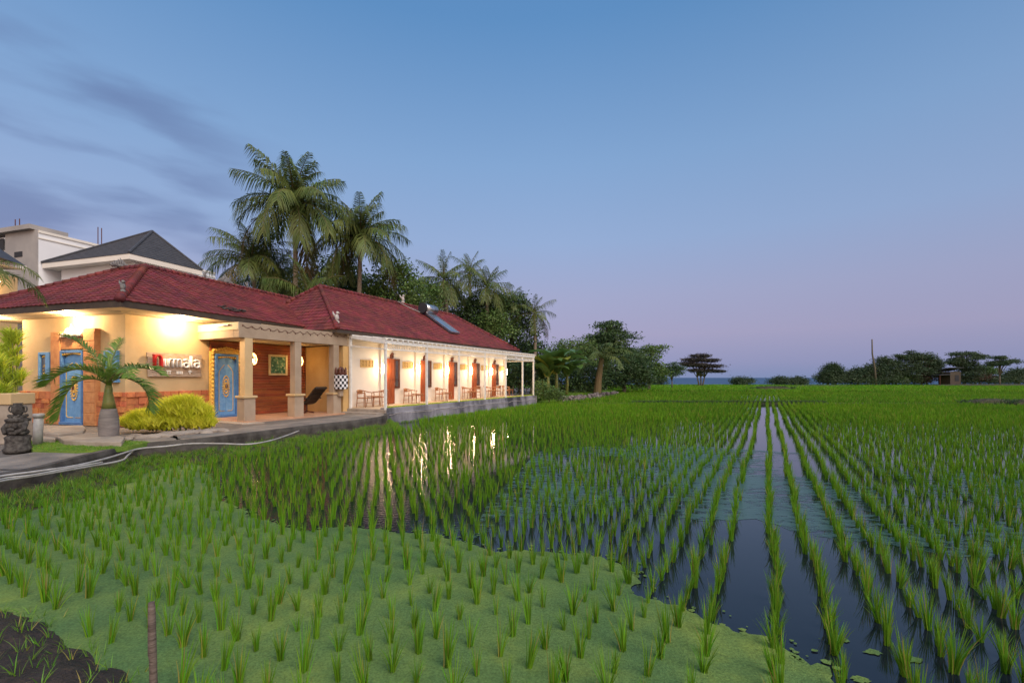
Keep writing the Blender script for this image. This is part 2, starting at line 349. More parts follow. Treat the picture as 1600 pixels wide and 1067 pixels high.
def weed_mat():
    m = bpy.data.materials.new('duckweed'); m.use_nodes = True; t = m.node_tree; b = t.nodes['Principled BSDF']
    b.inputs['Roughness'].default_value = .8; b.inputs['Specular IOR Level'].default_value = .15
    g = t.nodes.new('ShaderNodeTexCoord')
    v = t.nodes.new('ShaderNodeTexVoronoi'); v.inputs['Scale'].default_value = 85; t.links.new(g.outputs['Object'], v.inputs['Vector'])
    n = t.nodes.new('ShaderNodeTexNoise'); n.inputs['Scale'].default_value = .9; n.inputs['Detail'].default_value = 8; n.inputs['Roughness'].default_value = .65; n.inputs['Distortion'].default_value = .3; t.links.new(g.outputs['Object'], n.inputs['Vector'])
    f = t.nodes.new('ShaderNodeTexNoise'); f.inputs['Scale'].default_value = 60; f.inputs['Detail'].default_value = 4; t.links.new(g.outputs['Object'], f.inputs['Vector'])
    r = t.nodes.new('ShaderNodeValToRGB'); ramp(r, [(.25, (.065,.130,.050,1)), (.42, (.100,.178,.056,1)), (.55, (.140,.218,.058,1)), (.72, (.25,.31,.060,1))]); t.links.new(n.outputs[0], r.inputs[0])
    hs = t.nodes.new('ShaderNodeHueSaturation'); t.links.new(r.outputs[0], hs.inputs['Color'])
    mr = t.nodes.new('ShaderNodeMapRange'); mr.inputs['From Min'].default_value = .3; mr.inputs['From Max'].default_value = .7; mr.inputs['To Min'].default_value = .72; mr.inputs['To Max'].default_value = 1.26
    t.links.new(f.outputs[0], mr.inputs['Value']); t.links.new(mr.outputs[0], hs.inputs['Value']); t.links.new(hs.outputs[0], b.inputs['Base Color'])
    bp = t.nodes.new('ShaderNodeBump'); bp.inputs['Strength'].default_value = .6; bp.inputs['Distance'].default_value = .006; t.links.new(v.outputs['Distance'], bp.inputs['Height']); t.links.new(bp.outputs[0], b.inputs['Normal'])
    return m
M['weed'] = weed_mat()
def film_mat():
    m = bpy.data.materials.new('algae_film'); m.use_nodes = True; t = m.node_tree; b = t.nodes['Principled BSDF']
    b.inputs['Base Color'].default_value = (.075,.15,.13,1); b.inputs['Roughness'].default_value = .35
    g = t.nodes.new('ShaderNodeTexCoord'); mp = t.nodes.new('ShaderNodeMapping'); mp.inputs['Scale'].default_value = (1, 2.2, 1); t.links.new(g.outputs['Object'], mp.inputs[0])
    n = t.nodes.new('ShaderNodeTexNoise'); n.inputs['Scale'].default_value = 3.2; n.inputs['Detail'].default_value = 9; n.inputs['Roughness'].default_value = .7; t.links.new(mp.outputs[0], n.inputs['Vector'])
    k = t.nodes.new('ShaderNodeTexNoise'); k.inputs['Scale'].default_value = .35; k.inputs['Detail'].default_value = 3; t.links.new(g.outputs['Object'], k.inputs['Vector'])
    ad = t.nodes.new('ShaderNodeMath'); ad.operation = 'ADD'; t.links.new(n.outputs[0], ad.inputs[0]); t.links.new(k.outputs[0], ad.inputs[1])
    r = t.nodes.new('ShaderNodeMapRange'); r.inputs['From Min'].default_value = .93; r.inputs['From Max'].default_value = 1.06; r.inputs['To Max'].default_value = .8; t.links.new(ad.outputs[0], r.inputs['Value'])
    tr = t.nodes.new('ShaderNodeBsdfTransparent'); ms = t.nodes.new('ShaderNodeMixShader'); t.links.new(r.outputs[0], ms.inputs[0]); t.links.new(tr.outputs[0], ms.inputs[1]); t.links.new(b.outputs[0], ms.inputs[2])
    t.links.new(ms.outputs[0], t.nodes['Material Output'].inputs[0])
    bp = t.nodes.new('ShaderNodeBump'); bp.inputs['Strength'].default_value = .7; bp.inputs['Distance'].default_value = .02; t.links.new(n.outputs[0], bp.inputs['Height']); t.links.new(bp.outputs[0], b.inputs['Normal'])
    return m
M['film'] = film_mat()
def check_mat():
    m = bpy.data.materials.new('checkered_cloth'); m.use_nodes = True; t = m.node_tree; b = t.nodes['Principled BSDF']; b.inputs['Roughness'].default_value = .9
    g = t.nodes.new('ShaderNodeTexCoord'); c = t.nodes.new('ShaderNodeTexChecker'); c.inputs['Scale'].default_value = 8.0; c.inputs['Color1'].default_value = (.75,.75,.78,1); c.inputs['Color2'].default_value = (.02,.02,.025,1)
    mp = t.nodes.new('ShaderNodeMapping'); mp.inputs['Location'].default_value = (.011,.013,.017); t.links.new(g.outputs['Object'], mp.inputs[0]); t.links.new(mp.outputs[0], c.inputs['Vector']); t.links.new(c.outputs[0], b.inputs['Base Color']); return m
M['check'] = check_mat()
def paint_mat():
    m = bpy.data.materials.new('painted_canvas'); m.use_nodes = True; t = m.node_tree; b = t.nodes['Principled BSDF']; b.inputs['Roughness'].default_value = .6
    g = t.nodes.new('ShaderNodeTexCoord'); n = t.nodes.new('ShaderNodeTexNoise'); n.inputs['Scale'].default_value = 9; n.inputs['Detail'].default_value = 4; t.links.new(g.outputs['Object'], n.inputs['Vector'])
    r = t.nodes.new('ShaderNodeValToRGB'); ramp(r, [(.3, (.01,.05,.03,1)), (.48, (.03,.14,.08,1)), (.56, (.10,.26,.14,1)), (.68, (.5,.45,.3,1))]); t.links.new(n.outputs[0], r.inputs[0]); t.links.new(r.outputs[0], b.inputs['Base Color']); return m
M['canvas'] = paint_mat()
def lattice_mat():
    m = material('vent_lattice', (.62,.42,.18), .8, (.45,.28,.10), 30, contrast=(.45,.55)); return m
M['vent'] = lattice_mat()

# ------------------------------------------------------------------ roofs
def tile_plane(mb, e0, e1, r0, r1, course=.24, tw=.24, seg=5, step=.028, amp=.022):
    """courses of fluted tiles between an eave e0-e1 and a ridge r0-r1"""
    e0, e1, r0, r1 = map(Vector, (e0, e1, r0, r1))
    ax = (e1-e0).normalized(); up = ((r0+r1)/2-(e0+e1)/2); up -= ax*up.dot(ax); H = up.length; up.normalize(); nrm = ax.cross(up)
    if nrm.z < 0: nrm = -nrm
    nc = max(1, int(H/course)); base = (e1-e0).length
    def ends(v): return ((r0-e0)*v+e0-e0).dot(ax), (e1-e0).dot(ax)+((r1-e1)*v).dot(ax)
    for j in range(nc):
        v0, v1 = j/nc, (j+1)/nc; a0, b0 = ends(v0); a1, b1 = ends(v1)
        nt_ = int((max(b0, b1)-min(a0, a1))/tw)+2; k0 = math.floor(min(a0, a1)/tw)
        for k in range(k0, k0+nt_):
            xa, xb = k*tw, (k+1)*tw; mid0 = (xa+xb)/2; vm = (a0+a1)/2; vM = (b0+b1)/2
            if mid0 < vm-tw*.2 or mid0 > vM+tw*.2: continue
            jz = random.uniform(-.004, .005); vs = []
            for i in range(seg+1):
                u_ = i/seg; x = xa+(xb-xa)*u_; h = amp*(.5+.5*math.cos(2*math.pi*u_))+jz
                p0 = e0+ax*x+up*(H*v0-.03)+nrm*(h+step); p1 = e0+ax*x+up*(H*v1)+nrm*(h+.004)
                vs += [p0-nrm*(step+.004), p0, p1]
            fs = []
            for i in range(seg): q = i*3; fs += [(q, q+3, q+4, q+1), (q+1, q+4, q+5, q+2)]
            mb.add(vs, fs)
def ridge_caps(mb, p, q, r=.10, l=.26):
    p, q = Vector(p), Vector(q); n = max(1, int((q-p).length/l)); d = (q-p)/n
    for i in range(n):
        a = p+d*i; mb.tube([a-d*.12, a+d*.25, a+d*1.02], [r*1.15, r*1.05, r*.8], 8)

# room wing ----------------------------------------------------------
guest = thing('guesthouse', 'long white room wing with red tiled hip roof and brown doors along its veranda', 'building', A.p(0,0,0))
ZE, ZR = 4.10, 6.72; tE, tR, tB = -1.9, -6.0, -10.1; sN, sF, rN, rF = -.93, 17.0, 1.68, 13.9
mb = MB(); DZ = .0
E00, E10, Rg0, Rg1 = A.p(sN,tE,ZE), A.p(sF,tE,ZE), A.p(rN,tR,ZR), A.p(rF,tR,ZR); B00, B10 = A.p(sN,tB,ZE), A.p(sF,tB,ZE)
tile_plane(mb, E00, E10, Rg0, Rg1); tile_plane(mb, B00, E00, Rg0, Rg0); tile_plane(mb, E10, B10, Rg1, Rg1); tile_plane(mb, B00, B10, Rg0, Rg1, seg=2)
roofA = mb.build('roof', M['tile'], guest)
mb = MB(); mb.add([E00-Vector((0,0,.02)), E10-Vector((0,0,.02)), Rg1-Vector((0,0,.02)), Rg0-Vector((0,0,.02)), B10-Vector((0,0,.02)), B00-Vector((0,0,.02))], [(0,1,2,3), (4,5,3,2), (5,0,3), (1,4,2)]); mb.build('roof_deck', M['darkwood'], roofA)
mb = MB()
for p, q in ((Rg0, Rg1), (E00, Rg0), (E10, Rg1), (B00, Rg0)): ridge_caps(mb, p+Vector((0,0,.05)), q+Vector((0,0,.05)))
mb.build('ridge_tile_cap', M['ridge'], roofA, smooth=True)
mb = MB(); mb.fb(A, sN, sF, tE-.05, tE-.0, ZE-.17, ZE+.0); mb.fb(A, sN, sN+.05, tB, tE-.06, ZE-.17, ZE); mb.fb(A, sF-.05, sF, tB, tE-.06, ZE-.17, ZE)
mb.build('fascia', M['fascia'], roofA)
mb = MB(); mb.fb(A, sN+.06, sF-.06, tB+.06, tE-.07, ZE-.16, ZE-.10); mb.build('soffit', M['soffit'], guest)
mb = MB(); mb.fb(A, .06, 16.3, -9.9, -2.6, 0, 3.93); mb.build('wall', M['white'], guest)
mb = MB(); mb.fb(A, -.32, .055, -4.6, -2.2, .02, 3.41); mb.build('end_wall', M['render_lanternlit'], guest)
mb = MB(); mb.fb(A, -.3, .04, -4.6, -2.3, 3.975, 4.0); 
doorsS = [3.23+2.76*k for k in range(5)]
WT = -2.6
pil = [-.0]+[s-.72 for s in doorsS]+[15.9]
for s in pil[1:]: mb = MB(); mb.fb(A, s-.14, s+.14, WT, WT+.13, .64, 3.9); mb.build('pilaster_strip', M['white'], guest, bevel=.01)
for s in doorsS:
    mb = MB(); mb.fb(A, s-.34, s+.22, WT, WT+.06, .66, 2.98); d = mb.build('door', M['doorwood'], guest, bevel=.01)
    mb = MB(); mb.fb(A, s-.30, s-.06, WT+.06, WT+.075, 1.0, 1.75); mb.fb(A, s-.30, s-.06, WT+.06, WT+.075, 1.9, 2.8); mb.fb(A, s-.02, s+.18, WT+.06, WT+.075, 1.0, 1.75); mb.fb(A, s-.02, s+.18, WT+.06, WT+.075, 1.9, 2.8); mb.build('door_panel', M['doorwood'], d)
    mb = MB(); mb.tube([A.p(s+.17,WT+.11,1.6), A.p(s+.17,WT+.11,1.75)], .012); mb.build('handle', M['chrome'], d)
    mb = MB(); a0, a1 = s+.22, s+.62
    mb.fb(A, a0, a0+.07, WT, WT+.07, 1.45, 2.98); mb.fb(A, a1-.07, a1, WT, WT+.07, 1.45, 2.98); mb.fb(A, a0+.07, a1-.07, WT, WT+.068, 2.90, 2.98); mb.fb(A, a0+.07, a1-.07, WT, WT+.068, 1.45, 1.54)
    for z in (1.9, 2.35): mb.fb(A, a0+.07, a1-.07, WT, WT+.066, z, z+.035)
    w = mb.build('window', M['darkwood'], guest)
    mb = MB(); mb.fb(A, a0+.07, a1-.07, WT, WT+.02, 1.54, 2.90); mb.build('pane', M['glass'], w)
    mb = MB(); mb.fb(A, s-.1, s+.1, WT, WT+.09, 3.0, 3.2); mb.blob(A.p(s,WT+.09,3.22), (.09,.09,.08), 8); mb.build('carved_door_crest', M['darkwood'], guest)
vents = [1.5]+[s+1.3 for s in doorsS[:-1]]+[doorsS[-1]+1.05]
for s in vents:
    mb = MB(); w_ = .42
    mb.fb(A, s-w_, s+w_, WT, WT+.03, 2.50, 2.86)
    for i in range(5): mb.fb(A, s-w_+i*(2*w_-.04)/4, s-w_+i*(2*w_-.04)/4+.04, WT+.03, WT+.05, 2.54, 2.82)
    for i in range(3): mb.fb(A, s-w_, s+w_, WT+.03, WT+.052, 2.50+i*.16, 2.54+i*.16)
    mb.build('wall_vent', M['vent'], guest)
mb = MB(); mb.fb(A, .32, .42, WT, WT+.05, 1.35, 3.0); mb.build('slit_window', M['darkwood'], guest)
def bird(p, s, mat, parent, name='roof_finial'):
    mb = MB(); p = Vector(p); mb.blob(p+Vector((0,0,.05*s)), (.14*s,.12*s,.10*s), 8); mb.blob(p+Vector((0,0,.28*s)), (.11*s,.13*s,.2*s), 8, .1)
    mb.blob(p+Vector((.03*s,-.02*s,.52*s)), (.08*s,.08*s,.09*s), 8); mb.tube([p+Vector((-.02*s,0,.3*s)), p+Vector((-.2*s,.05*s,.48*s)), p+Vector((-.24*s,.06*s,.62*s))], [.08*s,.05*s,.015*s], 6)
    mb.tube([p+Vector((.06*s,-.02*s,.53*s)), p+Vector((.17*s,-.04*s,.5*s))], [.03*s,.008*s], 5); mb.build(name, mat, parent, smooth=True)
bird(A.p(sN+.35,tE-.4,ZE+.3), .85, M['palestone'], guest); bird(A.p(8.2,tR,ZR+.12), .9, M['palestone'], guest)

# pergola along the veranda -------------------------------------------
perg = thing('pergola', 'long white metal pergola with slatted top and seven thin posts along the raised veranda', 'pergola', A.p(0,0,.7))
ZF, ZK = 3.62, 3.98
ps = [0, 2.87, 5.69, 8.5, 11.2, 13.8, 15.68]
for i, s in enumerate(ps):
    mb = MB(); mb.fb(A, s-.045, s+.045, -.1, -.01, .5 if i == 0 else .70, ZF-.16); mb.build('post', M['whitepaint'], perg)
mb = MB(); mb.fb(A, -.05, .05, -2.14, -2.04, .5, 4.08); mb.fb(A, -.07, .07, -2.16, -2.02, 4.08, 4.14); mb.build('tall_post', M['whitepaint'], perg)
mb = MB(); mb.fb(A, -.1, 15.78, -.12, -.0, ZF-.16, ZF-.03); mb.build('front_beam', M['whitepaint'], perg)
mb = MB(); mb.fb(A, -.1, 15.78, -.115, -.005, ZF-.42, ZF-.37); mb.fb(A, -.1, 15.78, -.16, .04, ZF+.055, ZF+.10)
for s in np.arange(0, 15.7, .115): mb.fb(A, s-.012, s+.012, -.07, -.05, ZF-.37, ZF-.16)
mb.build('lattice_frieze', M['whitepaint'], perg)
mb = MB()
for s in np.arange(-.06, 15.8, .36): mb.bar(A.p(s, .06, ZF+.01), A.p(s, -2.6, ZK-.08), .05, .09)
for t in (-.7, -1.3, -1.9): mb.bar(A.p(-.1, t, ZF+.01+(ZK-.09-ZF)*(-t/2.6)+.065), A.p(15.8, t, ZF+.01+(ZK-.09-ZF)*(-t/2.6)+.065), .04, .04)
mb.build('rafter_rack', M['whitepaint'], perg)
mb = MB(); mb.fb(A, .06, 16.0, -2.6+.005, -2.52, 3.70, 3.80); mb.bar(A.p(-.05, -.1, ZF-.1), A.p(-.05, -2.0, ZK-.16), .07, .12); mb.bar(A.p(15.72, -.1, ZF-.1), A.p(15.72, -2.5, ZK-.16), .07, .12); mb.bar(A.p(15.72, -.1, ZF-.4), A.p(15.72, -2.5, ZF-.4), .05, .05)
mb.bar(A.p(-.05, -.1, ZF-.4), A.p(-.05, -2.0, ZF-.2), .05, .05)
mb.build('side_beam', M['whitepaint'], perg)

# plinth / deck ----------------------------------------------------------
deck = thing('veranda_plinth', 'stained grey concrete plinth carrying the raised veranda floor above the rice', 'plinth', A.p(0,0,0))
mb = MB(); rows = 14; cols = 120
vs = []; fs = []
for i in range(cols+1):
    s = 15.85*i/cols
    for j, (z, o) in enumerate(((-.2, .10), (.02, .09), (.12, .06), (.25, .05), (.40, .045), (.46, .05), (.50, .0), (.66, .0), (.70, -.01))):
        vs.append(A.p(s, o+.012*math.sin(s*3.1+j)+random.uniform(-.008, .008)*(j < 7), z+(random.uniform(-.02, .02) if 1 < j < 6 else 0)))
for i in range(cols):
    for j in range(8): a = i*9+j; fs.append((a, a+9, a+10, a+1))
mb.add(vs, fs); mb.build('plinth_face', M['plinth'], deck)
mb = MB(); mb.fb(A, .0, 15.85, -2.6, -.02, -.2, .64); mb.build('veranda_floor', M['deckfloor'], deck)
mb = MB(); mb.fb(A, 0, 15.85, -.34, -.02, .64, .695); mb.fb(A, 15.84, 16.0, -2.6, .08, -.2, .68); mb.build('planter_edge', M['concrete'], deck)
mb = MB(); mb.fb(A, -.1, -.002, -2.2, -.0, .0, .62); mb.fb(A, -.5, -.102, -2.2, -.1, .0, .50); mb.build('entry_step', M['slabstone'], deck, bevel=.01)
# pale scar line where the old render was topped up
mb = MB(); pts = []
for i in range(70):
    s = .1+15.6*i/69; pts.append(A.p(s, .055, .42+.02*math.sin(s*2.2)+.045*max(0, math.sin(s*2.25+1))**8*-1+random.uniform(-.008, .008)))
mb.tube(pts, .011, 5); mb.build('mortar_seam', M['palestone'], deck)

# ------------------------------------------------------------------ lobby wing
lobby = thing('lobby_building', 'cream lobby building with red tiled hip roof, sandstone base and blue carved door', 'building', L.p(0,0,.4))
El = L.p(-.9,1.2,0)
LE = Frame((El.x, El.y), .3095)
def q(a, b, z): return LE.p(a, -b, z)
z0, z1 = 4.31, 6.33
K0, K1, P0, P1, P2 = q(0,0,z0), q(9.6,0,z0), q(3.4,4,z1), q(3.4,5.4,z1), q(13,4,z1); K2 = q(0,8.8,z0); P3 = q(12,5.4,z1); K3 = q(9.6,8.8,z0)
mb = MB(); tile_plane(mb, K0, q(9.6,0,z0), P0, q(13,4,z1)); tile_plane(mb, K2, K0, P1, P0); tile_plane(mb, K2, K3, P1, P3, seg=2)
mb.add([P0, P2, P3, P1], [(0,1,2,3)])
roofL = mb.build('roof', M['tile'], lobby)
D = Vector((0,0,.02)); mb = MB(); mb.add([K0-D, K1-D, P2-D, P0-D, P1-D, K2-D, P3-D, K3-D], [(0,1,2,3), (0,3,4,5), (5,4,6,7)]); mb.build('roof_deck', M['darkwood'], roofL)
mb = MB(); U = Vector((0,0,.05))
ridge_caps(mb, K0+U, P0+U, .12); ridge_caps(mb, P0+U, P2+U, .09); ridge_caps(mb, K2+U, P1+U, .09); ridge_caps(mb, P0+U, P1+U, .1); mb.build('ridge_tile_cap', M['ridge'], roofL, smooth=True)
mb = MB(); mb.fb(LE, 0, 5.1, -.06, 0, z0-.21, z0+.0); mb.fb(LE, 0, .06, -8.8, -.061, z0-.21, z0); mb.fb(LE, 5.1, 9.5, -.06, -.005, z0-.10, z0); mb.build('fascia', M['fascia'], roofL)
mb = MB(); mb.fb(LE, .05, 9.4, -8.7, -.065, z0-.20, z0-.12); mb.fb(LE, .9+.0, 4.0, -1.2, -.9, z0-.26, z0-.201); mb.fb(LE, .6, .899, -6.4, -.9, z0-.26, z0-.201); mb.build('soffit', M['soffit'], lobby)
# patch of broken tiles
mb = MB(); pc = q(4.3, .55, z0+.30)
for i in range(60):
    a = random.uniform(-.6, .6); b = random.uniform(-.22, .25)*(1-abs(a)); p = pc+LE.u*a-LE.n*b+Vector((0,0,.5*b+.05)); mb.bar(p, p+Vector((random.uniform(-.1, .1), random.uniform(-.1, .1), .02)), .07, .02)
mb.build('broken_tile_patch', M['stone'], roofL)
mb = MB(); mb.fb(L, 0, 7.5, -5.2, 0, .3, 4.05); mb.build('wall', M['render'], lobby)
# sandstone cladding at the foot of both walls
def stone_cladding(mb, F, along, fixed, a0, a1, zz0, zz1, out, skip=None):
    z = zz0
    while z < zz1-.05:
        h = min(random.choice((.14, .18, .24)), zz1-z)
        if zz1-z-h < .08: h = zz1-z
        a = a0
        while a < a1-.02:
            w = random.uniform(.16, .42); b = min(a+w, a1)
            if a1-b < .1: b = a1
            pr = out*(1+random.uniform(-.5, .8))
            if not (skip and a < skip[1] and b > skip[0]):
                if along == 'a': mb.fb(F, a+.003, b-.003, fixed, fixed+pr, z+.003, z+h-.003)
                else: mb.fb(F, fixed-pr, fixed, a+.003, b-.003, z+.003, z+h-.003)
            a = b
        z += h
mb = MB(); stone_cladding(mb, L, 'a', 0, 0, 3.35, .42, 1.53, .075); mb.build('sandstone_base', M['sand'], lobby, bevel=.008)
mb = MB(); stone_cladding(mb, L, 'r', 0, -5.25, -3.37, .42, 1.53, .075); mb.build('sandstone_base', M['sand'], lobby, bevel=.008)
mb = MB(); stone_cladding(mb, L, 'r', 0, -1.15, .08, .42, 1.53, .075); mb.build('sandstone_base', M['sand'], lobby, bevel=.008)
# front door in its stone portal (left face, r measured leftwards = -t)
def carved_door(F, side, fixed, c, w, zb, zt, parent, out=1, label=None):
    """side 'r': on plane a = fixed facing -u ; side 'a': on plane t = fixed facing +n"""
    def bx(mb, x0, x1, d0, d1, za, zc):
        if side == 'r': mb.fb(F, fixed-d1, fixed-d0, c+x0, c+x1, za, zc)
        else: mb.fb(F, c+x0, c+x1, fixed+d0, fixed+d1, za, zc)
    def pt(x, d, z): return F.p(fixed-d, c+x, z) if side == 'r' else F.p(c+x, fixed+d, z)
    h = w/2; mb = MB()
    bx(mb, -h, -h+.09, 0, .17, zb, zt); bx(mb, h-.09, h, 0, .17, zb, zt); bx(mb, -h, h, 0, .168, zt-.09, zt); bx(mb, -h, h, 0, .2, zb-.04, zb+.05)
    dr = mb.build('carved_door', M['blue2'], parent, bevel=.008)
    if label: dr['label'] = label
    for sgn in (-1, 1):
        mb = MB(); x0, x1 = (-h+.09, -.005) if sgn < 0 else (.005, h-.09); bx(mb, x0, x1, 0, .07, zb+.05, zt-.33)
        n = 8
        for i in range(n):   # arched head of the leaf
            f0, f1 = i/n, (i+1)/n; xx0, xx1 = x0+(x1-x0)*f0, x0+(x1-x0)*f1; m_ = abs((xx0+xx1)/2)/(h-.09); bx(mb, xx0, xx1, 0, .07, zt-.33, zt-.33+.19*math.sqrt(max(0, 1-m_*m_)))
        lf = mb.build('door_leaf', M['blue'], dr)
    mb = MB(); zz = zb+.2; x = h-.18
    for sg in (-1, 1):
        path = [pt(sg*.06, .08, zz), pt(sg*(x-.05), .08, zz), pt(sg*x, .08, zz+.08), pt(sg*x, .08, zt-.7), pt(sg*(x-.08), .08, zt-.55), pt(sg*.07, .08, zt-.42)]
        mb.tube(path, .011, 6)
    zc = (zb+zt)/2-.05
    for k in range(26):
        a = 2*math.pi*k/26
        for rr in (.35, .68, 1): mb.blob(pt(.15*rr*math.cos(a)*w, .08, zc+.40*rr*math.sin(a)), (.025,.025,.03), 6)
    for k in range(9):
        f = (k-4)/4; mb.blob(pt(f*(h-.12), .12, zt-.14+.05*(1-abs(f))), (.05,.05,.05), 6)
    mb.build('gold_carving', M['gold'], dr, smooth=True)
    mb = MB(); mb.fb; bx(mb, -h+.09, h-.09, 0, .03, zt-.34, zt-.09); mb.build('carved_head_panel', M['gold'], dr)
    mb = MB(); mb.tube([pt(.03, .11, zc-.05), pt(.03, .11, zc+.07)], .012); mb.tube([pt(-.03, .11, zc-.05), pt(-.03, .11, zc+.07)], .012); mb.build('handle', M['darkwood'], dr)
    return dr
cD = -(2.87+1.745)/2
mb = MB(); mb.fb(L, -.16, -.0, -3.37, -2.90, .42, 3.55); mb.fb(L, -.16, 0, -1.72, -1.15, .42, 3.62); mb.fb(L, -.14, 0, -2.899, -1.721, 2.96, 3.50)
for i in range(9): mb.fb(L, -.17, -.1601, -1.72+.02, -1.15-.02, .5+i*.34, .5+i*.34+.31)
mb.build('stone_portal', M['sandplain'], lobby, bevel=.015)
mb = MB()
for i in range(-5, 6):
    hh = .42-.055*abs(i)+random.uniform(-.04, .05); c_ = L.p(-.15, cD+i*.095, 3.36); mb.tube([c_, c_+Vector((0,0,hh*.6)), c_+Vector((random.uniform(-.03, .03), 0, hh))], [.075, .055, .012], 6); mb.blob(c_+Vector((0,0,hh*.55)), (.07,.05,.06), 7, .2)
mb.blob(L.p(-.18, cD, 3.45), (.16,.10,.18), 10, .1); mb.build('portal_crown_carving', M['palestone'], lobby, smooth=True)  # lamp glare on the crown is put into its paler stone colour
carved_door(L, 'r', -.002, cD, 1.14, .46, 2.92, lobby, label='blue double door carved in gold under the stone portal')
def shutter_window(c, parent):
    mb = MB(); z_0, z_1 = 1.92, 2.88
    mb.fb(L, -.10, 0, c-.30, c-.23, z_0, z_1); mb.fb(L, -.10, 0, c+.23, c+.30, z_0, z_1); mb.fb(L, -.10, 0, c-.229, c+.229, z_1-.09, z_1); mb.fb(L, -.13, 0, c-.33, c+.33, z_0-.07, z_0)
    w = mb.build('window', M['blue'], parent, bevel=.006)
    mb = MB(); mb.fb(L, -.03, 0, c-.229, c+.229, z_0, z_1-.09); mb.build('pane', M['glass'], w)
    mb = MB(); mb.fb(L, -.13, -.1, c+.14, c+.36, z_0, z_1-.02); mb.build('shutter', M['blue'], w)
    mb = MB()
    for k in range(7): mb.blob(L.p(-.05, c-.12+.04*k, z_1-.16+.03*math.sin(k)), (.03,.03,.035), 6)
    for k in range(8): mb.blob(L.p(-.05, c-.05+.06*math.cos(k*.8), z_0+.35+.16*math.sin(k*.8)), (.02,.02,.03), 6)
    mb.build('gold_carving', M['gold'], w)
shutter_window(-3.85, lobby); shutter_window(-.55, lobby)
# ornaments on the lobby roof
def crown_orn(p, s, w, mat, parent, up=1):
    mb = MB(); p = Vector(p); mb.blob(p+Vector((0,0,.1*s)), (.22*s,.2*s,.14*s), 8, .1)
    d = LE.u*w if w else Vector((1,0,0))
    for i in range(-4, 5):
        c = p+d*(i*.10*s); hh = (.62-.10*abs(i))*s; mb.tube([c, c+Vector((0,0,hh*.55))+d*(.04*i*s), c+Vector((0,0,hh))+d*(.02*i*s)], [.085*s, .07*s, .02*s], 6); mb.blob(c+Vector((0,0,hh*.6))+d*(.03*i*s), (.08*s,.07*s,.07*s), 7, .2)
    mb.build('roof_crown_ornament', mat, parent, smooth=True)
crown_orn(P1+Vector((0,0,.1)), .62, 1, M['ornament'], lobby); crown_orn(q(6.9,4,z1+.1), .62, 1, M['ornament'], lobby)
bird(q(5.9,4,z1+.08), .5, M['ornament'], lobby); bird(q(8.1,4,z1+.08), .5, M['ornament'], lobby); bird(K0+(P0-K0)*.09+Vector((0,0,.12)), .6, M['ornament'], lobby)

# ------------------------------------------------------------------ entrance portico
port = thing('entrance_portico', 'flat roofed concrete entrance portico on square columns between lobby and room wing', 'portico', A.p(-5.02,-2.2,.4))
mb = MB(); mb.fb(A, -5.02, -.06, -2.5, -2.2, 3.42, 3.96); mb.fb(A, -5.02, -4.72, -4.9, -2.501, 3.42, 3.96); mb.build('edge_beam', M['render_grey'], port, bevel=.012)
mb = MB(); mb.fb(A, -4.719, -.34, -4.72, -2.501, 3.46, 3.90); mb.fb(A, -5.05, -5.021, -4.9, -2.21, 3.70, 3.96); mb.build('ceiling_slab', M['soffit'], port)
for s in (-4.66, -2.62, -.70):
    mb = MB(); mb.fb(A, s-.15, s+.15, -2.50, -2.20, 1.36, 3.419); c = mb.build('column', M['render_grey'] if s > -4 else M['render'], port, bevel=.012)
    mb = MB(); mb.fb(A, s-.21, s+.21, -2.56, -2.14, .35, 1.27); mb.build('column_base', M['render_grey'], c, bevel=.012)
    mb = MB(); mb.fb(A, s-.26, s+.26, -2.61, -2.09, 1.271, 1.359); mb.build('column_cap', M['render'], c, bevel=.015)
mb = MB(); z = .47; k = 0
while z < 3.40:
    a = -4.62
    while a < -.33:
        w = random.uniform(.8, 1.6); b = min(a+w, -.33); mb.fb(A, a+.002, b-.002, -4.66, -4.60-random.uniform(0, .006), z+.003, min(z+.117, 3.42)); a = b
    z += .12
mb.build('timber_cladding', M['wood'], port)
carved_door(A, 'a', -4.60, A.at(352.5, -4.55), .90, .50, 2.92, port, label='blue double door with gold medallion in the timber cladding')
cx = A.at(352.5, -4.55); mb = MB()
mb.fb(A, cx-.60, cx-.455, -4.60, -4.50, .46, 3.02); mb.fb(A, cx+.455, cx+.60, -4.60, -4.50, .46, 3.02); mb.fb(A, cx-.454, cx+.454, -4.60, -4.51, 2.93, 3.10)
for sg in (-1, 1):
    for i in range(16): mb.blob(A.p(cx+sg*.53, -4.49, .6+i*.155), (.055,.03,.06), 6, .2)
for i in range(11): mb.blob(A.p(cx-.5+i*.1, -4.49, 3.05+.10*(1-abs(i-5)/5)), (.07,.04,.07), 6, .2)
mb.build('carved_door_surround', M['gold'], port)
mb = MB(); mb.fb(A, -4.9, .0, -4.6, -1.9, .2, .46); mb.build('portico_floor', M['floor'], port, bevel=.01)
mb = MB(); mb.prism([A.p(-5.3,-4.9), A.p(-5.3,-1.6), A.p(-4.6,-1.4), A.p(-4.6,-4.9)], .2, .43); mb.build('threshold_step', M['slabstone'], port, bevel=.012)

# string of unlit party lights along the beam
mb = MB(); pts = []
for i in range(120):
    f = i/119; s = -4.9+4.7*f; pts.append(A.p(s, -2.185, 3.88-.10*abs(math.sin(f*math.pi*14))-.03*math.sin(f*5)))
mb.tube(pts, .008, 5)
for i in range(0, 120, 9): mb.blob(pts[i]-Vector((0,0,.03)), (.02,.02,.03), 6)
tag(mb.build('string_lights', M['darkwood']), 'thin dark string of unlit party lights looped along the portico beam', 'string lights')
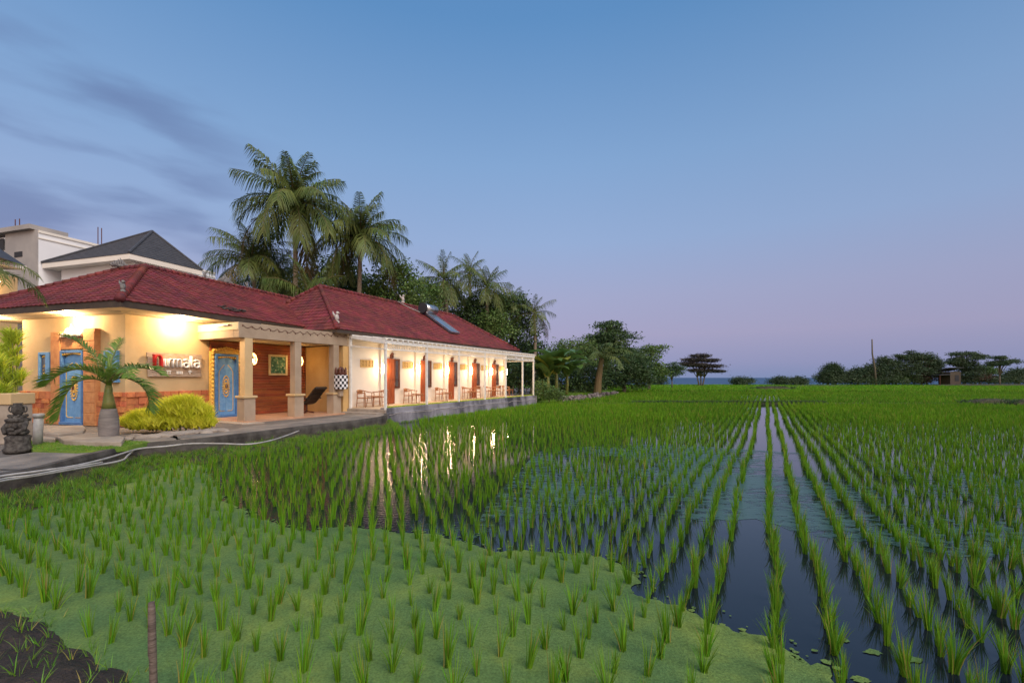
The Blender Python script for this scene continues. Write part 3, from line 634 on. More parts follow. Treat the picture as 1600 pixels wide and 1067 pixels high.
# tube light at the beam corner
t = thing('tube_light', 'short unlit tube lamp fixed to the side of the portico beam', 'lamp', A.p(-5.07,-2.9,3.85))
mb = MB(); mb.tube([A.p(-5.12,-3.3,3.86), A.p(-5.12,-2.7,3.86)], .025, 8); mb.build('tube', M['letter'], t, smooth=True); mb = MB(); mb.fb(A, -5.10, -5.055, -3.35, -2.65, 3.86, 3.90); mb.build('holder', M['darkwood'], t)

# picture
pic = thing('framed_picture', 'green painting in a pale frame on the timber wall of the portico', 'picture', A.p(-1.75,-4.58,2.1))
a0, a1 = A.at(420, -4.55), A.at(449, -4.55); zt, zb = 3.00, 2.10
mb = MB(); mb.fb(A, a0, a0+.09, -4.59, -4.53, zb, zt); mb.fb(A, a1-.09, a1, -4.59, -4.53, zb, zt); mb.fb(A, a0+.09, a1-.09, -4.59, -4.532, zt-.09, zt); mb.fb(A, a0+.09, a1-.09, -4.59, -4.532, zb, zb+.09); mb.build('frame', M['frame'], pic, bevel=.008)
mb = MB(); mb.fb(A, a0+.09, a1-.09, -4.59, -4.56, zb+.09, zt-.09); mb.build('canvas', M['canvas'], pic)

WARM = (1, .62, .26)
# lanterns
for i, (px, zc, lb) in enumerate(((394, 2.75, 'glowing woven pendant lantern nearest the blue portico door'), (467, 2.75, 'glowing woven pendant lantern near the black lounge chair'))):
    s = A.at(px, -4.05); c = A.p(s, -4.05, zc); t = thing('pendant_lantern', lb, 'lantern', c, 0, 'lanterns under the portico')
    mb = MB()
    for k in range(12):
        an = 2*math.pi*k/12; mb.tube([c+Vector((r_*math.cos(an+.3*z_), r_*math.sin(an+.3*z_), z_)) for r_, z_ in ((.05,.24), (.13,.15), (.17,0), (.15,-.14), (.09,-.22))], .009, 4)
    for z_, r_ in ((.15,.13), (.0,.17), (-.14,.15)): mb.tube([c+Vector((r_*math.cos(j*math.pi/8), r_*math.sin(j*math.pi/8), z_)) for j in range(17)], .008, 4)
    mb.build('woven_shade', M['glow2'], t)
    mb = MB(); mb.blob(c+Vector((0,0,-.06)), (.06,.06,.08), 10); mb.build('bulb', M['glow'], t, smooth=True)
    mb = MB(); mb.tube([c+Vector((0,0,.22)), Vector((c.x, c.y, 3.45))], .008, 5); mb.build('cord', M['darkwood'], t)
    lamp('lantern_light', c+Vector((0,0,-.06)), 150, WARM, t, size=.06)
# downlights in the lobby soffit
for F, a, t_, e, lb in ((L, -.45, -2.0, 280, 'lit round downlight in the eave above the blue lobby door'), (L, 1.55, .50, 280, 'lit round downlight in the eave above the lettered sign'), (L, -.45, -5.9, 280, 'lit round downlight at the far left end of the lobby eave')):
    c = F.p(a, t_, z0-.20); t = thing('downlight', lb, 'downlight', c, 0, 'downlights under the lobby eave')
    mb = MB(); mb.lathe(c, [(.10, -.03), (.11, -.015), (.11, .0)], 20); mb.build('trim_ring', M['whitepaint'], t, smooth=False)
    mb = MB(); mb.lathe(c, [(.06, -.075), (.085, -.05), (.085, -.032)], 16); mb.build('lens', M['glow'], t, smooth=True)
    lamp('downlight_light', c+Vector((0,0,-.14)), e, (1, .70, .38), t, size=.07)
# wall lamps of the rooms
lampS = [s-.72 for s in doorsS]+[15.85]
nm = ['nearest', 'second', 'third', 'fourth', 'fifth', 'farthest']
for i, s in enumerate(lampS):
    zc = 2.45; c = A.p(s, WT+.22, zc)
    t = thing('wall_lamp', ('lit tubular wall lamp on the last pilaster past the fifth room door' if i == 5 else 'lit tubular wall lamp on the pilaster beside the %s room door from the portico' % ['first', 'second', 'third', 'fourth', 'fifth'][i]), 'wall lamp', c, 0, 'wall lamps beside the room doors')
    mb = MB(); mb.lathe(c, [(.05, -.22), (.06, -.2), (.06, .2), (.05, .22)], 12); mb.build('glass_tube', M['glow'], t, smooth=True)
    mb = MB(); mb.fb(A, s-.04, s+.04, WT+.13, WT+.17, zc-.1, zc+.1); mb.fb(A, s-.015, s+.015, WT+.17, WT+.2, zc-.02, zc+.02); mb.build('bracket', M['darkwood'], t)
    lamp('wall_lamp_light', A.p(s, WT+.34, zc), 90, (1, .70, .38), t, size=.08)

# ------------------------------------------------------------------ sign
sg0, sg1 = .63, 2.53; zs0, zs1 = 2.03, 2.86
sign = thing('name_sign', 'pale plank sign with raised nirmala lettering, its first letter red, on the lobby wall', 'sign', L.p(sg0, .1, zs0))
mb = MB(); n = 5
for i in range(n): mb.fb(L, sg0+random.uniform(-.03, .02), sg1+random.uniform(-.02, .02), .05, .09+.004*(i % 2), zs0+(zs1-zs0)*i/n+.003, zs0+(zs1-zs0)*(i+1)/n-.003)
mb.build('plank_board', M['plank'], sign, bevel=.004)
mb = MB(); mb.fb(L, sg0+.2, sg0+.28, 0, .05, zs0+.1, zs1-.1); mb.fb(L, sg1-.28, sg1-.2, 0, .05, zs0+.1, zs1-.1); mb.build('board_batten', M['darkwood'], sign)
def arc(cx_, cz, rx, rz, a0_, a1_, n_=12): return [(cx_+rx*math.cos(R(a0_+(a1_-a0_)*i/n_)), cz+rz*math.sin(R(a0_+(a1_-a0_)*i/n_))) for i in range(n_+1)]
def glyph(ch):
    x = .30
    if ch == 'N': return [[(0,.40), (.03,.41), (.03,.02)], [(.03,.26)]+arc(.15,.26,.12,.15,180,0)+[(.27,.05), (.30,-.02)]], .36
    if ch == 'i': return [[(.04,x), (.04,.05), (.08,0)]], .155
    if ch == 'r': return [[(.02,x), (.02,0)], [(.02,.2)]+arc(.12,.18,.1,.11,170,60, 6)], .17
    if ch == 'm': return [[(.02,x), (.02,0)], [(.02,.2)]+arc(.10,.2,.08,.09,180,0,8)+[(.18,0)], [(.18,.2)]+arc(.26,.2,.08,.09,180,0,8)+[(.34,.03), (.37,0)]], .42
    if ch == 'a': return [arc(.12,.18,.11,.11,150,0,8)+[(.23,.04), (.26,0)], arc(.12,.085,.10,.085,0,360,14)], .31
    if ch == 'l': return [[(.02,.42), (.02,.05), (.07,0)]], .13
widths = 0; xs = sg0+.13; base = zs0+.34
seq = 'Nirmala'
red, wht = MB(), MB()
for ch in seq:
    st, adv = glyph(ch); tgt = red if ch == 'N' else wht; s_ = .88
    for pth in st:
        for d in (.15, .185, .215): tgt.tube([L.p(xs+p_[0]*s_, d, base+p_[1]*.98) for p_ in pth], .036 if ch == 'N' else .023, 8)
    xs += adv*s_+.006
red.build('red_letter', M['red'], sign, smooth=True); wht.build('white_lettering', M['letter'], sign, smooth=True)
mb = MB(); zz = zs0+.10
for x in (.62, .70, .95, 1.01, 1.07, 1.13, 1.42): mb.bar(L.p(sg0+x, .14, zz), L.p(sg0+x+.0, .14, zz+.10), .022, .03)
mb.bar(L.p(sg0+.58, .14, zz+.11), L.p(sg0+.74, .14, zz+.11), .022, .03); mb.bar(L.p(sg0+1.36, .14, zz+.08), L.p(sg0+1.42, .14, zz+.13), .022, .03); mb.bar(L.p(sg0+1.42, .14, zz+.13), L.p(sg0+1.48, .14, zz+.08), .022, .03)
mb.build('small_lettering', M['letter'], sign)
mb = MB()
for x in (sg0+.3, sg0+.9, sg0+1.5): mb.bar(L.p(x, .09, base+.1), L.p(x, .15, base+.1), .012)
mb.build('letter_standoff', M['chrome'], sign)

# shrine with chequered cloth on the portico pillar
c = A.p(-.62, -2.0, 1.36); shr = thing('offering_shrine', 'small shrine wrapped in black and white chequered cloth on the portico pillar', 'shrine', c, A.ang)
mb = MB(); mb.fb(A, -.72, -.52, -2.14, -1.98, 1.2, 1.50); mb.build('pedestal', M['render_grey'], shr)
mb = MB(); mb.fb(A, -.84, -.40, -2.19, -1.82, 1.50, 2.12); mb.build('chequered_cloth', M['check'], shr, bevel=.02)
mb = MB(); mb.fb(A, -.80, -.44, -2.16, -1.86, 2.12, 2.22)
for x in (-.78, -.62, -.46):
    for y in (-2.12, -1.9): mb.tube([A.p(x, y, 2.2), A.p(x, y, 2.36), A.p(x*1.02, y, 2.46)], [.07, .055, .01], 6)
mb.blob(A.p(-.70, -1.95, 2.38), (.07,.07,.11), 8, .1); mb.build('carved_top', M['darkwood'], shr)

# lounge chair with its footstool
Ta, Tb = A.att(466, -1.25), A.att(504, -1.25)
c = A.p(-1.25, (Ta+Tb)/2, .46)
lc = thing('lounge_chair', 'black leather reclining lounge chair beside the yellow portico wall', 'lounge chair', c, A.ang)
def TT(x): return Ta+(Tb-Ta)*x
def prof(mb, pts, th, a0, a1):
    for i in range(len(pts)-1):
        (x0, za), (x1, zb_) = pts[i], pts[i+1]; dx, dz = (x1-x0)*abs(Tb-Ta), zb_-za; l = math.hypot(dx, dz); nx, nz_ = -dz/l*th/abs(Tb-Ta), dx/l*th
        mb.hexa([A.p(a0,TT(x0),za), A.p(a0,TT(x1),zb_), A.p(a1,TT(x1),zb_), A.p(a1,TT(x0),za), A.p(a0,TT(x0+nx),za+nz_), A.p(a0,TT(x1+nx),zb_+nz_), A.p(a1,TT(x1+nx),zb_+nz_), A.p(a1,TT(x0+nx),za+nz_)])
mb = MB(); prof(mb, [(0,.80), (.14,.84), (.38,.82), (.52,.90), (.66,1.10), (.80,1.32), (.90,1.46), (.985,1.54)], .10, -1.55, -.95); mb.build('padded_seat', M['black'], lc, bevel=.03)
mb = MB(); mb.tube([A.p(-1.25,TT(.35),.82), A.p(-1.25,TT(.35),.56)], .045, 8)
for k in range(5): an = 2*math.pi*k/5; mb.bar(A.p(-1.25,TT(.35),.54), A.p(-1.25+.34*math.cos(an),TT(.35)+.34*math.sin(an),.485), .05, .04)
mb.build('swivel_base', M['darkwood'], lc)
for a_ in (-1.62, -.90):
    mb = MB(); mb.tube([A.p(a_,TT(.12),.82), A.p(a_,TT(.14),1.0), A.p(a_,TT(.34),1.08), A.p(a_,TT(.66),1.12)], .035, 6); mb.build('armrest', M['black'], lc, smooth=True)

# teak armchairs and tables on the veranda
def make_chair():
    r = thing('teak_armchair', 'x', 'armchair', (0,0,0), 0, 'teak armchairs on the veranda')
    mb = MB(); mb.box((-.25,-.24,.40), (.25,.24,.44)); mb.build('seat', M['teak'], r, bevel=.012)
    for x, y, h in ((-.23,-.22,.66), (.23,-.22,.66), (-.24,.22,.72), (.24,.22,.72)):
        mb = MB(); mb.tube([(x*1.12, y*1.12, 0), (x, y, .42), (x*1.05, y, h)], [.015, .022, .018], 8); mb.build('leg', M['teak'], r, smooth=True)
    mb = MB(); pts = [(-.30,-.26,.66), (-.31,0,.68), (-.27,.22,.73), (-.13,.30,.77), (.0,.32,.78), (.13,.30,.77), (.27,.22,.73), (.31,0,.68), (.30,-.26,.66)]
    mb.tube(pts, [.018,.022,.024,.028,.03,.028,.024,.022,.018], 8); mb.build('arm_and_back_rail', M['teak'], r, smooth=True)
    mb = MB(); mb.box((-.19,.26,.60), (.19,.285,.76)); mb.build('backrest', M['teak'], r, bevel=.01)
    mb = MB(); mb.tube([(-.24,-.23,.2), (.24,-.23,.2)], .012, 6); mb.tube([(-.24,.23,.2), (.24,.23,.2)], .012, 6); mb.build('stretcher', M['teak'], r)
    return r
def make_table():
    r = thing('teak_side_table', 'x', 'side table', (0,0,0), 0, 'teak side tables on the veranda')
    mb = MB(); mb.box((-.25,-.25,.47), (.25,.25,.50)); mb.build('tabletop', M['teak'], r, bevel=.01)
    for x in (-1, 1):
        for y in (-1, 1): mb = MB(); mb.tube([(x*.23, y*.23, 0), (x*.18, y*.18, .47)], [.014, .022], 8); mb.build('leg', M['teak'], r, smooth=True)
    mb = MB(); mb.box((-.18,-.18,.40), (.18,.18,.44)); mb.build('apron', M['teak'], r)
    return r
ch0, tb0 = make_chair(), make_table(); fc = ft = True
spots = []
names = ['before the first room door', 'between the first and second room doors', 'between the second and third room doors', 'between the third and fourth room doors', 'between the fourth and fifth room doors', 'past the fifth room door']
sb = [.75]+[s+.85 for s in doorsS]
for i, s in enumerate(sb):
    items = [('c', 0, -2.0, 2.6, 'with its back to the portico'), ('t', .55, -2.0, 0, ''), ('c', 1.15, -2.05, -2.2, 'with its back to the far end')]
    if i == 5: items = [('c', -.1, -2.0, 2.6, 'with its back to the portico'), ('t', .35, -2.0, 0, '')]
    if i in (1, 2): items = items[:2]
    for kd, ds, t, rot, lb in items:
        if kd == 'c':
            o = ch0 if fc else copy_tree(ch0); fc = False; o['label'] = 'teak armchair %s, %s' % (lb, names[i])
        else:
            o = tb0 if ft else copy_tree(tb0); ft = False; o['label'] = 'low square teak side table %s' % names[i]
        o.location = A.p(s+ds, t+random.uniform(-.05, .05), .64); o.rotation_euler = (0, 0, A.ang-R(90)+rot*R(40)+random.uniform(-.15, .15))

# solar water heater on the roof
up = (Rg0-A.p(rN, tE, ZE)).normalized(); nrm = A.u.cross(up); nrm = nrm if nrm.z > 0 else -nrm
def roofpt(s, f, h=0): return A.p(s, tE, ZE)*(1-f)+A.p(s, tR, ZR)*f+nrm*h
heater = thing('solar_water_heater', 'solar water heater with black ended tank and long glass panel on the red roof', 'water heater', roofpt(10.1,.6,.1))
s1 = 9.6
mb = MB(); ptop = roofpt(s1, .80, .42); mb.tube([ptop-A.u*.62, ptop+A.u*.62], .31, 20); mb.build('tank', M['chrome'], heater, smooth=True)
mb = MB(); mb.tube([ptop-A.u*.74, ptop-A.u*.60], .34, 20); mb.build('tank_end_cap', M['fardark'], heater)
mb = MB(); a, b, c, d = roofpt(s1-.5,.26,.16), roofpt(s1+.5,.26,.16), roofpt(s1+.5,.74,.20), roofpt(s1-.5,.74,.20); mb.hexa([a-nrm*.08, b-nrm*.08, c-nrm*.08, d-nrm*.08, a, b, c, d]); mb.build('collector_panel', M['panel'], heater)
mb = MB(); e = nrm*.015
for p_, q_ in ((a, b), (b, c), (c, d), (d, a)): mb.bar(p_+e, q_+e, .06, .05, up=nrm)
mb.bar(roofpt(s1-.4,.84,0), ptop-A.u*.4, .04); mb.bar(roofpt(s1+.4,.84,0), ptop+A.u*.4, .04); mb.build('support_frame', M['chrome'], heater)
mb = MB(); mb.tube([roofpt(7.6,1.0,.15), roofpt(8.2,.92,.08), roofpt(9.0,.78,.08)], .025, 6); mb.build('feed_pipe', M['pipe'], heater)

# ------------------------------------------------------------------ ground, bank, path
edge_px = [(-420,815), (-200,782), (0,746), (60,735), (120,719), (200,700), (250,694), (300,690), (400,678), (470,669), (540,661), (596,653)]
edge = [P(x, y, .42) for x, y in edge_px]
def outward(pts, i, d):
    a = pts[max(i-1, 0)]; b = pts[min(i+1, len(pts)-1)]; t = (b-a).normalized(); return Vector((t.y, -t.x, 0))*d
edge.append(A.p(-.1, .05, .42))
def smooth_line(pts, n=8):
    out = []
    for i in range(len(pts)-1):
        p0 = pts[max(i-1, 0)]; p1 = pts[i]; p2 = pts[i+1]; p3 = pts[min(i+2, len(pts)-1)]
        for k in range(n):
            t = k/n; out.append(.5*((2*p1)+(p2-p0)*t+(2*p0-5*p1+4*p2-p3)*t*t+(3*p1-p0-3*p2+p3)*t**3))
    out.append(pts[-1]); return out
edge = smooth_line(edge, 6)
# land behind the edge (garden, under the buildings)
mb = MB(); n = len(edge); vs = []; fs = []
for i, p in enumerate(edge): vs += [Vector((p.x, p.y, .40)), Vector((-90, p.y*1.0+3, .40))]
for i in range(n-1): fs.append((i*2, i*2+2, i*2+3, i*2+1))
mb.add(vs, fs); far = [A.p(-.1, .05, .4), Vector((-90, edge[-1].y+3, .4)), Vector((-90, 160, .4)), A.p(46, -3.5, .4), A.p(16.5, -.2, .4), A.p(16,-.2,.4)]
mb.add(far, [(0,5,4,3,2,1)])
tag(mb.build('ground', M['ground']), kind='structure')
# path along the edge
mb = MB(); vs = []; fs = []
for i, p in enumerate(edge):
    w = 1.5+.25*math.sin(i*.13); o = outward(edge, i, 1)
    vs += [p+o*0, p-o*w]; vs[-2].z = .44+.02; vs[-1].z = .46
    vs += [Vector((p.x, p.y, .12))-o*.02+o*.02]
for i in range(n-1): fs += [(i*3, i*3+3, i*3+4, i*3+1), (i*3+2, i*3+5, i*3+3, i*3)]
mb.add(vs, fs); tag(mb.build('path', M['path']), kind='structure')
kerb = MB(); vs = []; fs = []
for i, p in enumerate(edge):
    o = outward(edge, i, 1)
    for d, z in ((-.05, .10), (.07, .10), (.075, .40), (.05, .485), (-.06, .49)): vs.append(Vector((p.x, p.y, z))+o*(d+random.uniform(-.006, .006)))
for i in range(n-1):
    for j in range(4): a = i*5+j; fs.append((a, a+5, a+6, a+1))
kerb.add(vs, fs); tag(kerb.build('kerb', M['kerbdark']), kind='structure')
# earth bank down to the water
mb = MB(); vs = []; fs = []; prof_b = [(.07, .24), (.16, .20), (.34, .17), (.55, .12), (.75, .06), (1.0, -.03), (1.1, -.15)]
bank_pts = []
for i, p in enumerate(edge):
    k = 1.0 if i < n-8 else max(.35, (n-i)/8)
    for d, z in prof_b:
        o = outward(edge, i, d*k*(1+.10*math.sin(i*.9)+.08*math.sin(i*2.3))); z2 = z+.03*math.sin(i*1.3+d*7)+random.uniform(-.02, .02)*(z > 0)
        v = Vector((p.x, p.y, 0))+o; v.z = z2; vs.append(v)
m_ = len(prof_b)
for i in range(n-1):
    for j in range(m_-1): a = i*m_+j; fs.append((a, a+m_, a+m_+1, a+1))
mb.add(vs, fs); tag(mb.build('earth_bank', M['bank'], smooth=True), kind='structure'); bank_v = vs
# mud mound at bottom left
def jag(pts, step=.035, amp=1.0):
    ph = [random.uniform(0, 6.28) for _ in range(8)]; fr = [1.7, 3.1, 5.9, 9.3, 17, 29, 53, 80]; am = [.035, .025, .02, .015, .010, .008, .006, .005]
    out = []; s_ = 0
    for i in range(len(pts)-1):
        a, b = pts[i], pts[i+1]; L_ = (b-a).length; m_ = max(1, int(L_/step)); nn = Vector((b.y-a.y, a.x-b.x, 0)).normalized()
        for k in range(m_):
            s_ += L_/m_; o = sum(am[j]*math.sin(fr[j]*s_+ph[j]+1.5*math.sin(s_*fr[(j+3) % 8]*.37)) for j in range(8)); out.append(a+(b-a)*(k/m_)+nn*o*amp+Vector((random.gauss(0, .004), random.gauss(0, .004), 0)))
    out.append(pts[-1]); return out
mud_px = [(-160,935), (0,948), (55,955), (95,975), (130,1000), (170,1022), (205,1040), (235,1066), (260,1110), (300,1200)]
mud_edge = [P(x, y, .0) for x, y in mud_px]
mb = MB(); vs = []; fs = []; mud_edge = jag(smooth_line(mud_edge, 3), .05, .35); mn = 40
for i, p in enumerate(mud_edge):
    for j in range(mn):
        f = (j/(mn-1))**1.3; v = p+Vector((-2.6*f, -1.7*f, 0)); r_ = min(1, f*6)
        v.z = -.02+.09*min(1, f*9)+(.025*math.sin(i*.31+j*.4)+.018*math.sin(i*.9-j*1.3))*r_+random.uniform(-.014, .022)*min(1, f*25); v += Vector((random.uniform(-.012, .012), random.uniform(-.012, .012), 0)); vs.append(v)
for i in range(len(mud_edge)-1):
    for j in range(mn-1): a = i*mn+j; fs.append((a, a+1, a+mn+1, a+mn))
mb.add(vs, fs); mo = mb.build('mud_bank', M['soil'], smooth=True); tag(mo, kind='structure')
sbd = mo.modifiers.new('sub', 'SUBSURF'); sbd.levels = sbd.render_levels = 2; mud_v = vs
# lawn, flagstones
mb = MB(); lp = [P(x, y, .50) for x, y in ((52,703), (40,688), (120,688), (200,688), (235,690), (200,697), (150,703), (120,705))]; mb.prism(lp, .40, .50); tag(mb.build('lawn', M['lawn']), kind='structure')
def slab(name, px, z0_, z1_, label, mat='slabstone'):
    mb = MB(); pts = [P(x, y, z1_) for x, y in px]; mb.prism(pts, z0_, z1_); tag(mb.build(name, M[mat], bevel=.02), label, 'stone step')
slab('stone_step', [(52,674), (70,665), (130,664), (134,668), (130,674), (90,678)], .46, .66, 'wide pale stone step below the blue lobby door')
slab('stone_step', [(49,684), (60,679), (90,679), (86,686)], .46, .58, 'small flat stone step left of the garden palm')
slab('stone_step', [(88,681), (110,675), (160,676), (196,682), (190,690), (150,690), (100,688)], .46, .60, 'long curved stone step behind the bottle palm trunk')
mb = MB()
for i in range(15):
    f = i/14; x = 190+f*150; y = 684-f*12+random.uniform(-1, 1); p = P(x, y, .5); mb.blob(Vector((p.x, p.y, .48)), (random.uniform(.2,.34), random.uniform(.12,.2), random.uniform(.05,.09)), 10, .12)
tag(mb.build('flat_stone_edging', M['slabstone']), 'line of flat stones edging the golden shrub bed', 'edging')
# pipes
for pts, r_, z_, lb in (([(-60,757), (0,744), (60,736), (120,727), (170,715), (205,704), (225,700), (260,697), (300,693), (345,693), (385,694), (415,690), (440,683), (467,673)], .019, .40, 'long white plastic pipe snaking along the path edge above the bank'),
                     ([(-60,768), (0,752), (80,739), (150,727), (190,719), (200,711), (213,700)], .018, .35, 'second thinner white pipe lying below the long one at the path edge'),
                     ([(-60,776), (0,749), (50,742), (110,731), (160,722)], .015, .40, 'thinnest pale hose between the two white pipes at far left')):
    mb = MB(); mb.tube(smooth_line([P(x, y, z_+.05) for x, y in pts], 6), r_, 8); tag(mb.build('plastic_pipe', M['pipe'], smooth=True), lb, 'pipe', 'pipes along the path edge')

# ------------------------------------------------------------------ water, duckweed, far fields, sea
mb = MB(); mb.add([(-60,-8,0), (90,-8,0), (90,64,0), (-60,64,0)], [(0,1,2,3)]); tag(mb.build('paddy_water', M['water']), kind='structure')
wb = [(315,728), (329,735), (341,772), (378,794), (420,815), (472,829), (546,825), (620,829), (690,836), (740,850), (780,860), (860,863), (920,868), (962,880), (984,900), (992,925), (1012,931), (1040,938), (1080,950), (1105,963), (1130,975), (1162,993), (1190,990), (1215,995), (1236,1010), (1246,1022), (1265,1035), (1290,1040), (1302,1070)]
wp = smooth_line([P(x, y, .005) for x, y in wb], 2); wp = jag(wp)
poly = [P(-700,745,.005), P(0,722,.005), P(200,705,.005)]+wp+[P(1330,1250,.005), P(500,1600,.005), P(-600,1500,.005)]
from mathutils.geometry import tessellate_polygon
def sheet(name, poly, z, mat):
    tri = tessellate_polygon([[Vector((p.x, p.y, 0)) for p in poly]]); me = bpy.data.meshes.new(name)
    fs = []
    for t in tri:
        a, b, c = [poly[i] for i in t]; fs.append(t if (b-a).cross(c-a).z > 0 else t[::-1])
    me.from_pydata([(p.x, p.y, z) for p in poly], [], fs); me.update(); return finish(bpy.data.objects.new(name, me), name, mat, None)
tag(sheet('duckweed_cover', poly, .006, M['weed']), 'green duckweed carpet floating on the near left of the paddy', 'duckweed', kind='stuff')
me_ = bpy.data.objects['duckweed_cover'].data; bm_ = __import__('bmesh').new(); bm_.from_mesh(me_)
for _ in range(420):
    e_ = random.choice(wp); d_ = abs(random.gauss(0, .16)); an_ = random.uniform(0, 6.28); c_ = e_+Vector((math.cos(an_), math.sin(an_), 0))*d_; r_ = random.uniform(.006, .035)*(1-min(.8, d_)); k_ = random.randint(5, 8)
    bm_.faces.new([bm_.verts.new((c_.x+r_*math.cos(6.283*i/k_)*random.uniform(.6, 1.3), c_.y+r_*math.sin(6.283*i/k_)*random.uniform(.6, 1.3), .009)) for i in range(k_)])
bm_.to_mesh(me_); bm_.free()
for cx_, cy_, rx, ry, lb in ((1310,998,18,5,'small duckweed raft floating between the first rice rows on dark water'), (1364,1019,15,4,'small duckweed raft beside the second row on dark water'), (1424,1031,20,4,'duckweed raft right of the others on dark water'), (1345,1062,16,5,'duckweed raft at the bottom edge on dark water')):
    c = P(cx_, cy_, 0); e = P(cx_+rx, cy_, 0)-c; f = P(cx_, cy_+ry, 0)-P(cx_, cy_-ry, 0)
    pl = [c+Vector((e.length*math.cos(a)*random.uniform(.6, 1.1), f.length*.5*math.sin(a)*random.uniform(.6, 1.15), 0)) for a in np.linspace(0, 2*math.pi, 22)[:-1]]
    tag(sheet('duckweed_raft', pl, .006, M['weed']), lb, 'duckweed', 'duckweed rafts on the dark water')
fp = jag(smooth_line([P(x, y, 0) for x, y in ((740,846), (800,815), (900,800), (1000,800), (1100,812), (1180,815), (1240,828), (1330,845), (1420,860), (1520,870), (1620,860))], 4), .1, 2)
tag(sheet('algae_film', fp+[P(1700,765,0), P(1500,735,0), P(1260,708,0), P(1130,700,0), P(1000,690,0), P(840,705,0), P(760,790,0)], .004, M['film']), 'thin blue green algae film on the open paddy water', 'algae', kind='stuff')
# drier fields beyond
mb = MB(); mb.add([(-70,34.2,.02), (90,34.2,.02), (90,34.6,.10), (-70,34.6,.10), (90,35.0,.02), (-70,35.0,.02)], [(0,1,2,3), (3,2,4,5)]); tag(mb.build('field_bund', M['bank']), kind='structure')
mb = MB(); nx, ny = 60, 12; vs = []; fs = []
for j in range(ny+1):
    for i in range(nx+1):
        y = 62+(128-62)*j/ny; x = -60+220*i/nx; vs.append((x, y, .12+random.uniform(-.05, .05) if 0 < j < ny else (-.1 if j == 0 else .1)))
for j in range(ny):
    for i in range(nx): a = j*(nx+1)+i; fs.append((a, a+1, a+nx+2, a+nx+1))
mb.add(vs, fs); tag(mb.build('far_rice_field', M['farfield'], smooth=True), kind='structure')
mb = MB(); mb.add([(-9000,129,-1.3), (9000,129,-1.3), (9000,14000,-1.3), (-9000,14000,-1.3)], [(0,1,2,3)]); mb.add([(-9000,129,-1.3),(9000,129,-1.3),(9000,126,-3),(-9000,126,-3)], [(0,3,2,1)]); tag(mb.build('sea', M['sea']), kind='structure')
mb = MB(); mb.add([(-300,-60,-.5), (300,-60,-.5), (300,128.5,-.5), (-300,128.5,-.5)], [(0,1,2,3)]); tag(mb.build('terrain', M['bank']), kind='structure')

# ------------------------------------------------------------------ vegetation helpers
def blades(base, n, h, spread, w, segs=2, lean=None, rng=RNG):
    """blade quads from many tufts. base (k,3); returns V,Q. w relative width m"""
    base = np.asarray(base, float); k = len(base); tot = k*n
    b = np.repeat(base, n, axis=0); an = rng.uniform(0, 2*np.pi, tot); s = rng.uniform(.15, 1, tot)*spread
    hh = (h if np.isscalar(h) else np.repeat(h, n))*rng.uniform(.62, 1.08, tot)
    dx, dy = np.cos(an), np.sin(an); wa = rng.uniform(0, np.pi*2, tot); wx, wy = np.cos(wa)*w/2, np.sin(wa)*w/2
    r0 = rng.uniform(0, .022, tot)+.0; b = b.copy(); b[:, 0] += dx*r0; b[:, 1] += dy*r0
    V = []; lv = segs+1
    for j in range(lv):
        f = j/segs; out = s*f**1.7; z = hh*(f-.10*f*f*(s/spread)); ww = (1.0 if j == 0 else 1.05*(1-f)**.6) if j < segs else .06
        for sg in (-1, 1): V.append(np.stack([b[:, 0]+dx*out+sg*wx*ww, b[:, 1]+dy*out+sg*wy*ww, b[:, 2]+z], 1))
    V = np.stack(V, 1).reshape(-1, 3); per = lv*2; o = np.arange(tot)*per
    Q = np.concatenate([np.stack([o+2*j, o+2*j+1, o+2*j+3, o+2*j+2], 1) for j in range(segs)])
    return V, Q
def leaves(centers, size, rng=RNG, flat=0.0, aspect=.45):
    c = np.asarray(centers, float); n = len(c); d = rng.normal(size=(n, 3)); d[:, 2] *= (1-flat); d[:, 2] -= .25; d /= np.linalg.norm(d, axis=1)[:, None]
    e = rng.normal(size=(n, 3)); e[:, 2] *= (1-flat); e -= d*(e*d).sum(1)[:, None]; e /= np.linalg.norm(e, axis=1)[:, None]
    s = size*rng.uniform(.6, 1.3, n)[:, None]; nn = np.cross(d, e)
    V = np.stack([c-d*s*.5, c+e*s*aspect*.5+nn*s*.06, c+d*s*.5, c-e*s*aspect*.5+nn*s*.06], 1).reshape(-1, 3); o = np.arange(n)*4
    return V, np.stack([o, o+1, o+2, o+3], 1)
def inside_frame(x, y, m=60): return True
# rice ------------------------------------------------------------------
DROW = Vector((398/FPX, 1, 0)).normalized(); pr = Vector((DROW.y, -DROW.x, 0))
right_rows = [.06, .47, .90, 1.25, 1.62, 1.96]; x = 1.96
while x < 46: x += .325; right_rows.append(x)
left_rows = []; x = -.46
while x > -42: left_rows.append(x); x -= .300
def wobble(X0, y): return .03*math.sin(y*.55+X0*.35)+.015*math.sin(y*1.7+X0*.9)
edge_xy = np.array([(p.x, p.y) for p in edge])
mud_poly = [(p.x, p.y) for p in mud_edge]
def left_limit(y):
    # x of the water's edge at depth y
    i = np.searchsorted(edge_xy[:, 1], y)
    if y < 20.2: 
        return float(np.interp(y, edge_xy[:, 1], edge_xy[:, 0]))+1.12
    if y <= 33.6:
        s = (y-19.5)/A.u.y; return A.p(s, 0).x+.60
    return A.p(15.8, 0).x+.3+(y-33.6)*.15
def mud_x(y): 
    xs = [p[0] for p in mud_poly]; ys = [p[1] for p in mud_poly]
    return float(np.interp(y, ys[::-1], xs[::-1])) if y < max(ys) else -99
weed_xy = [(p.x, p.y) for p in poly]
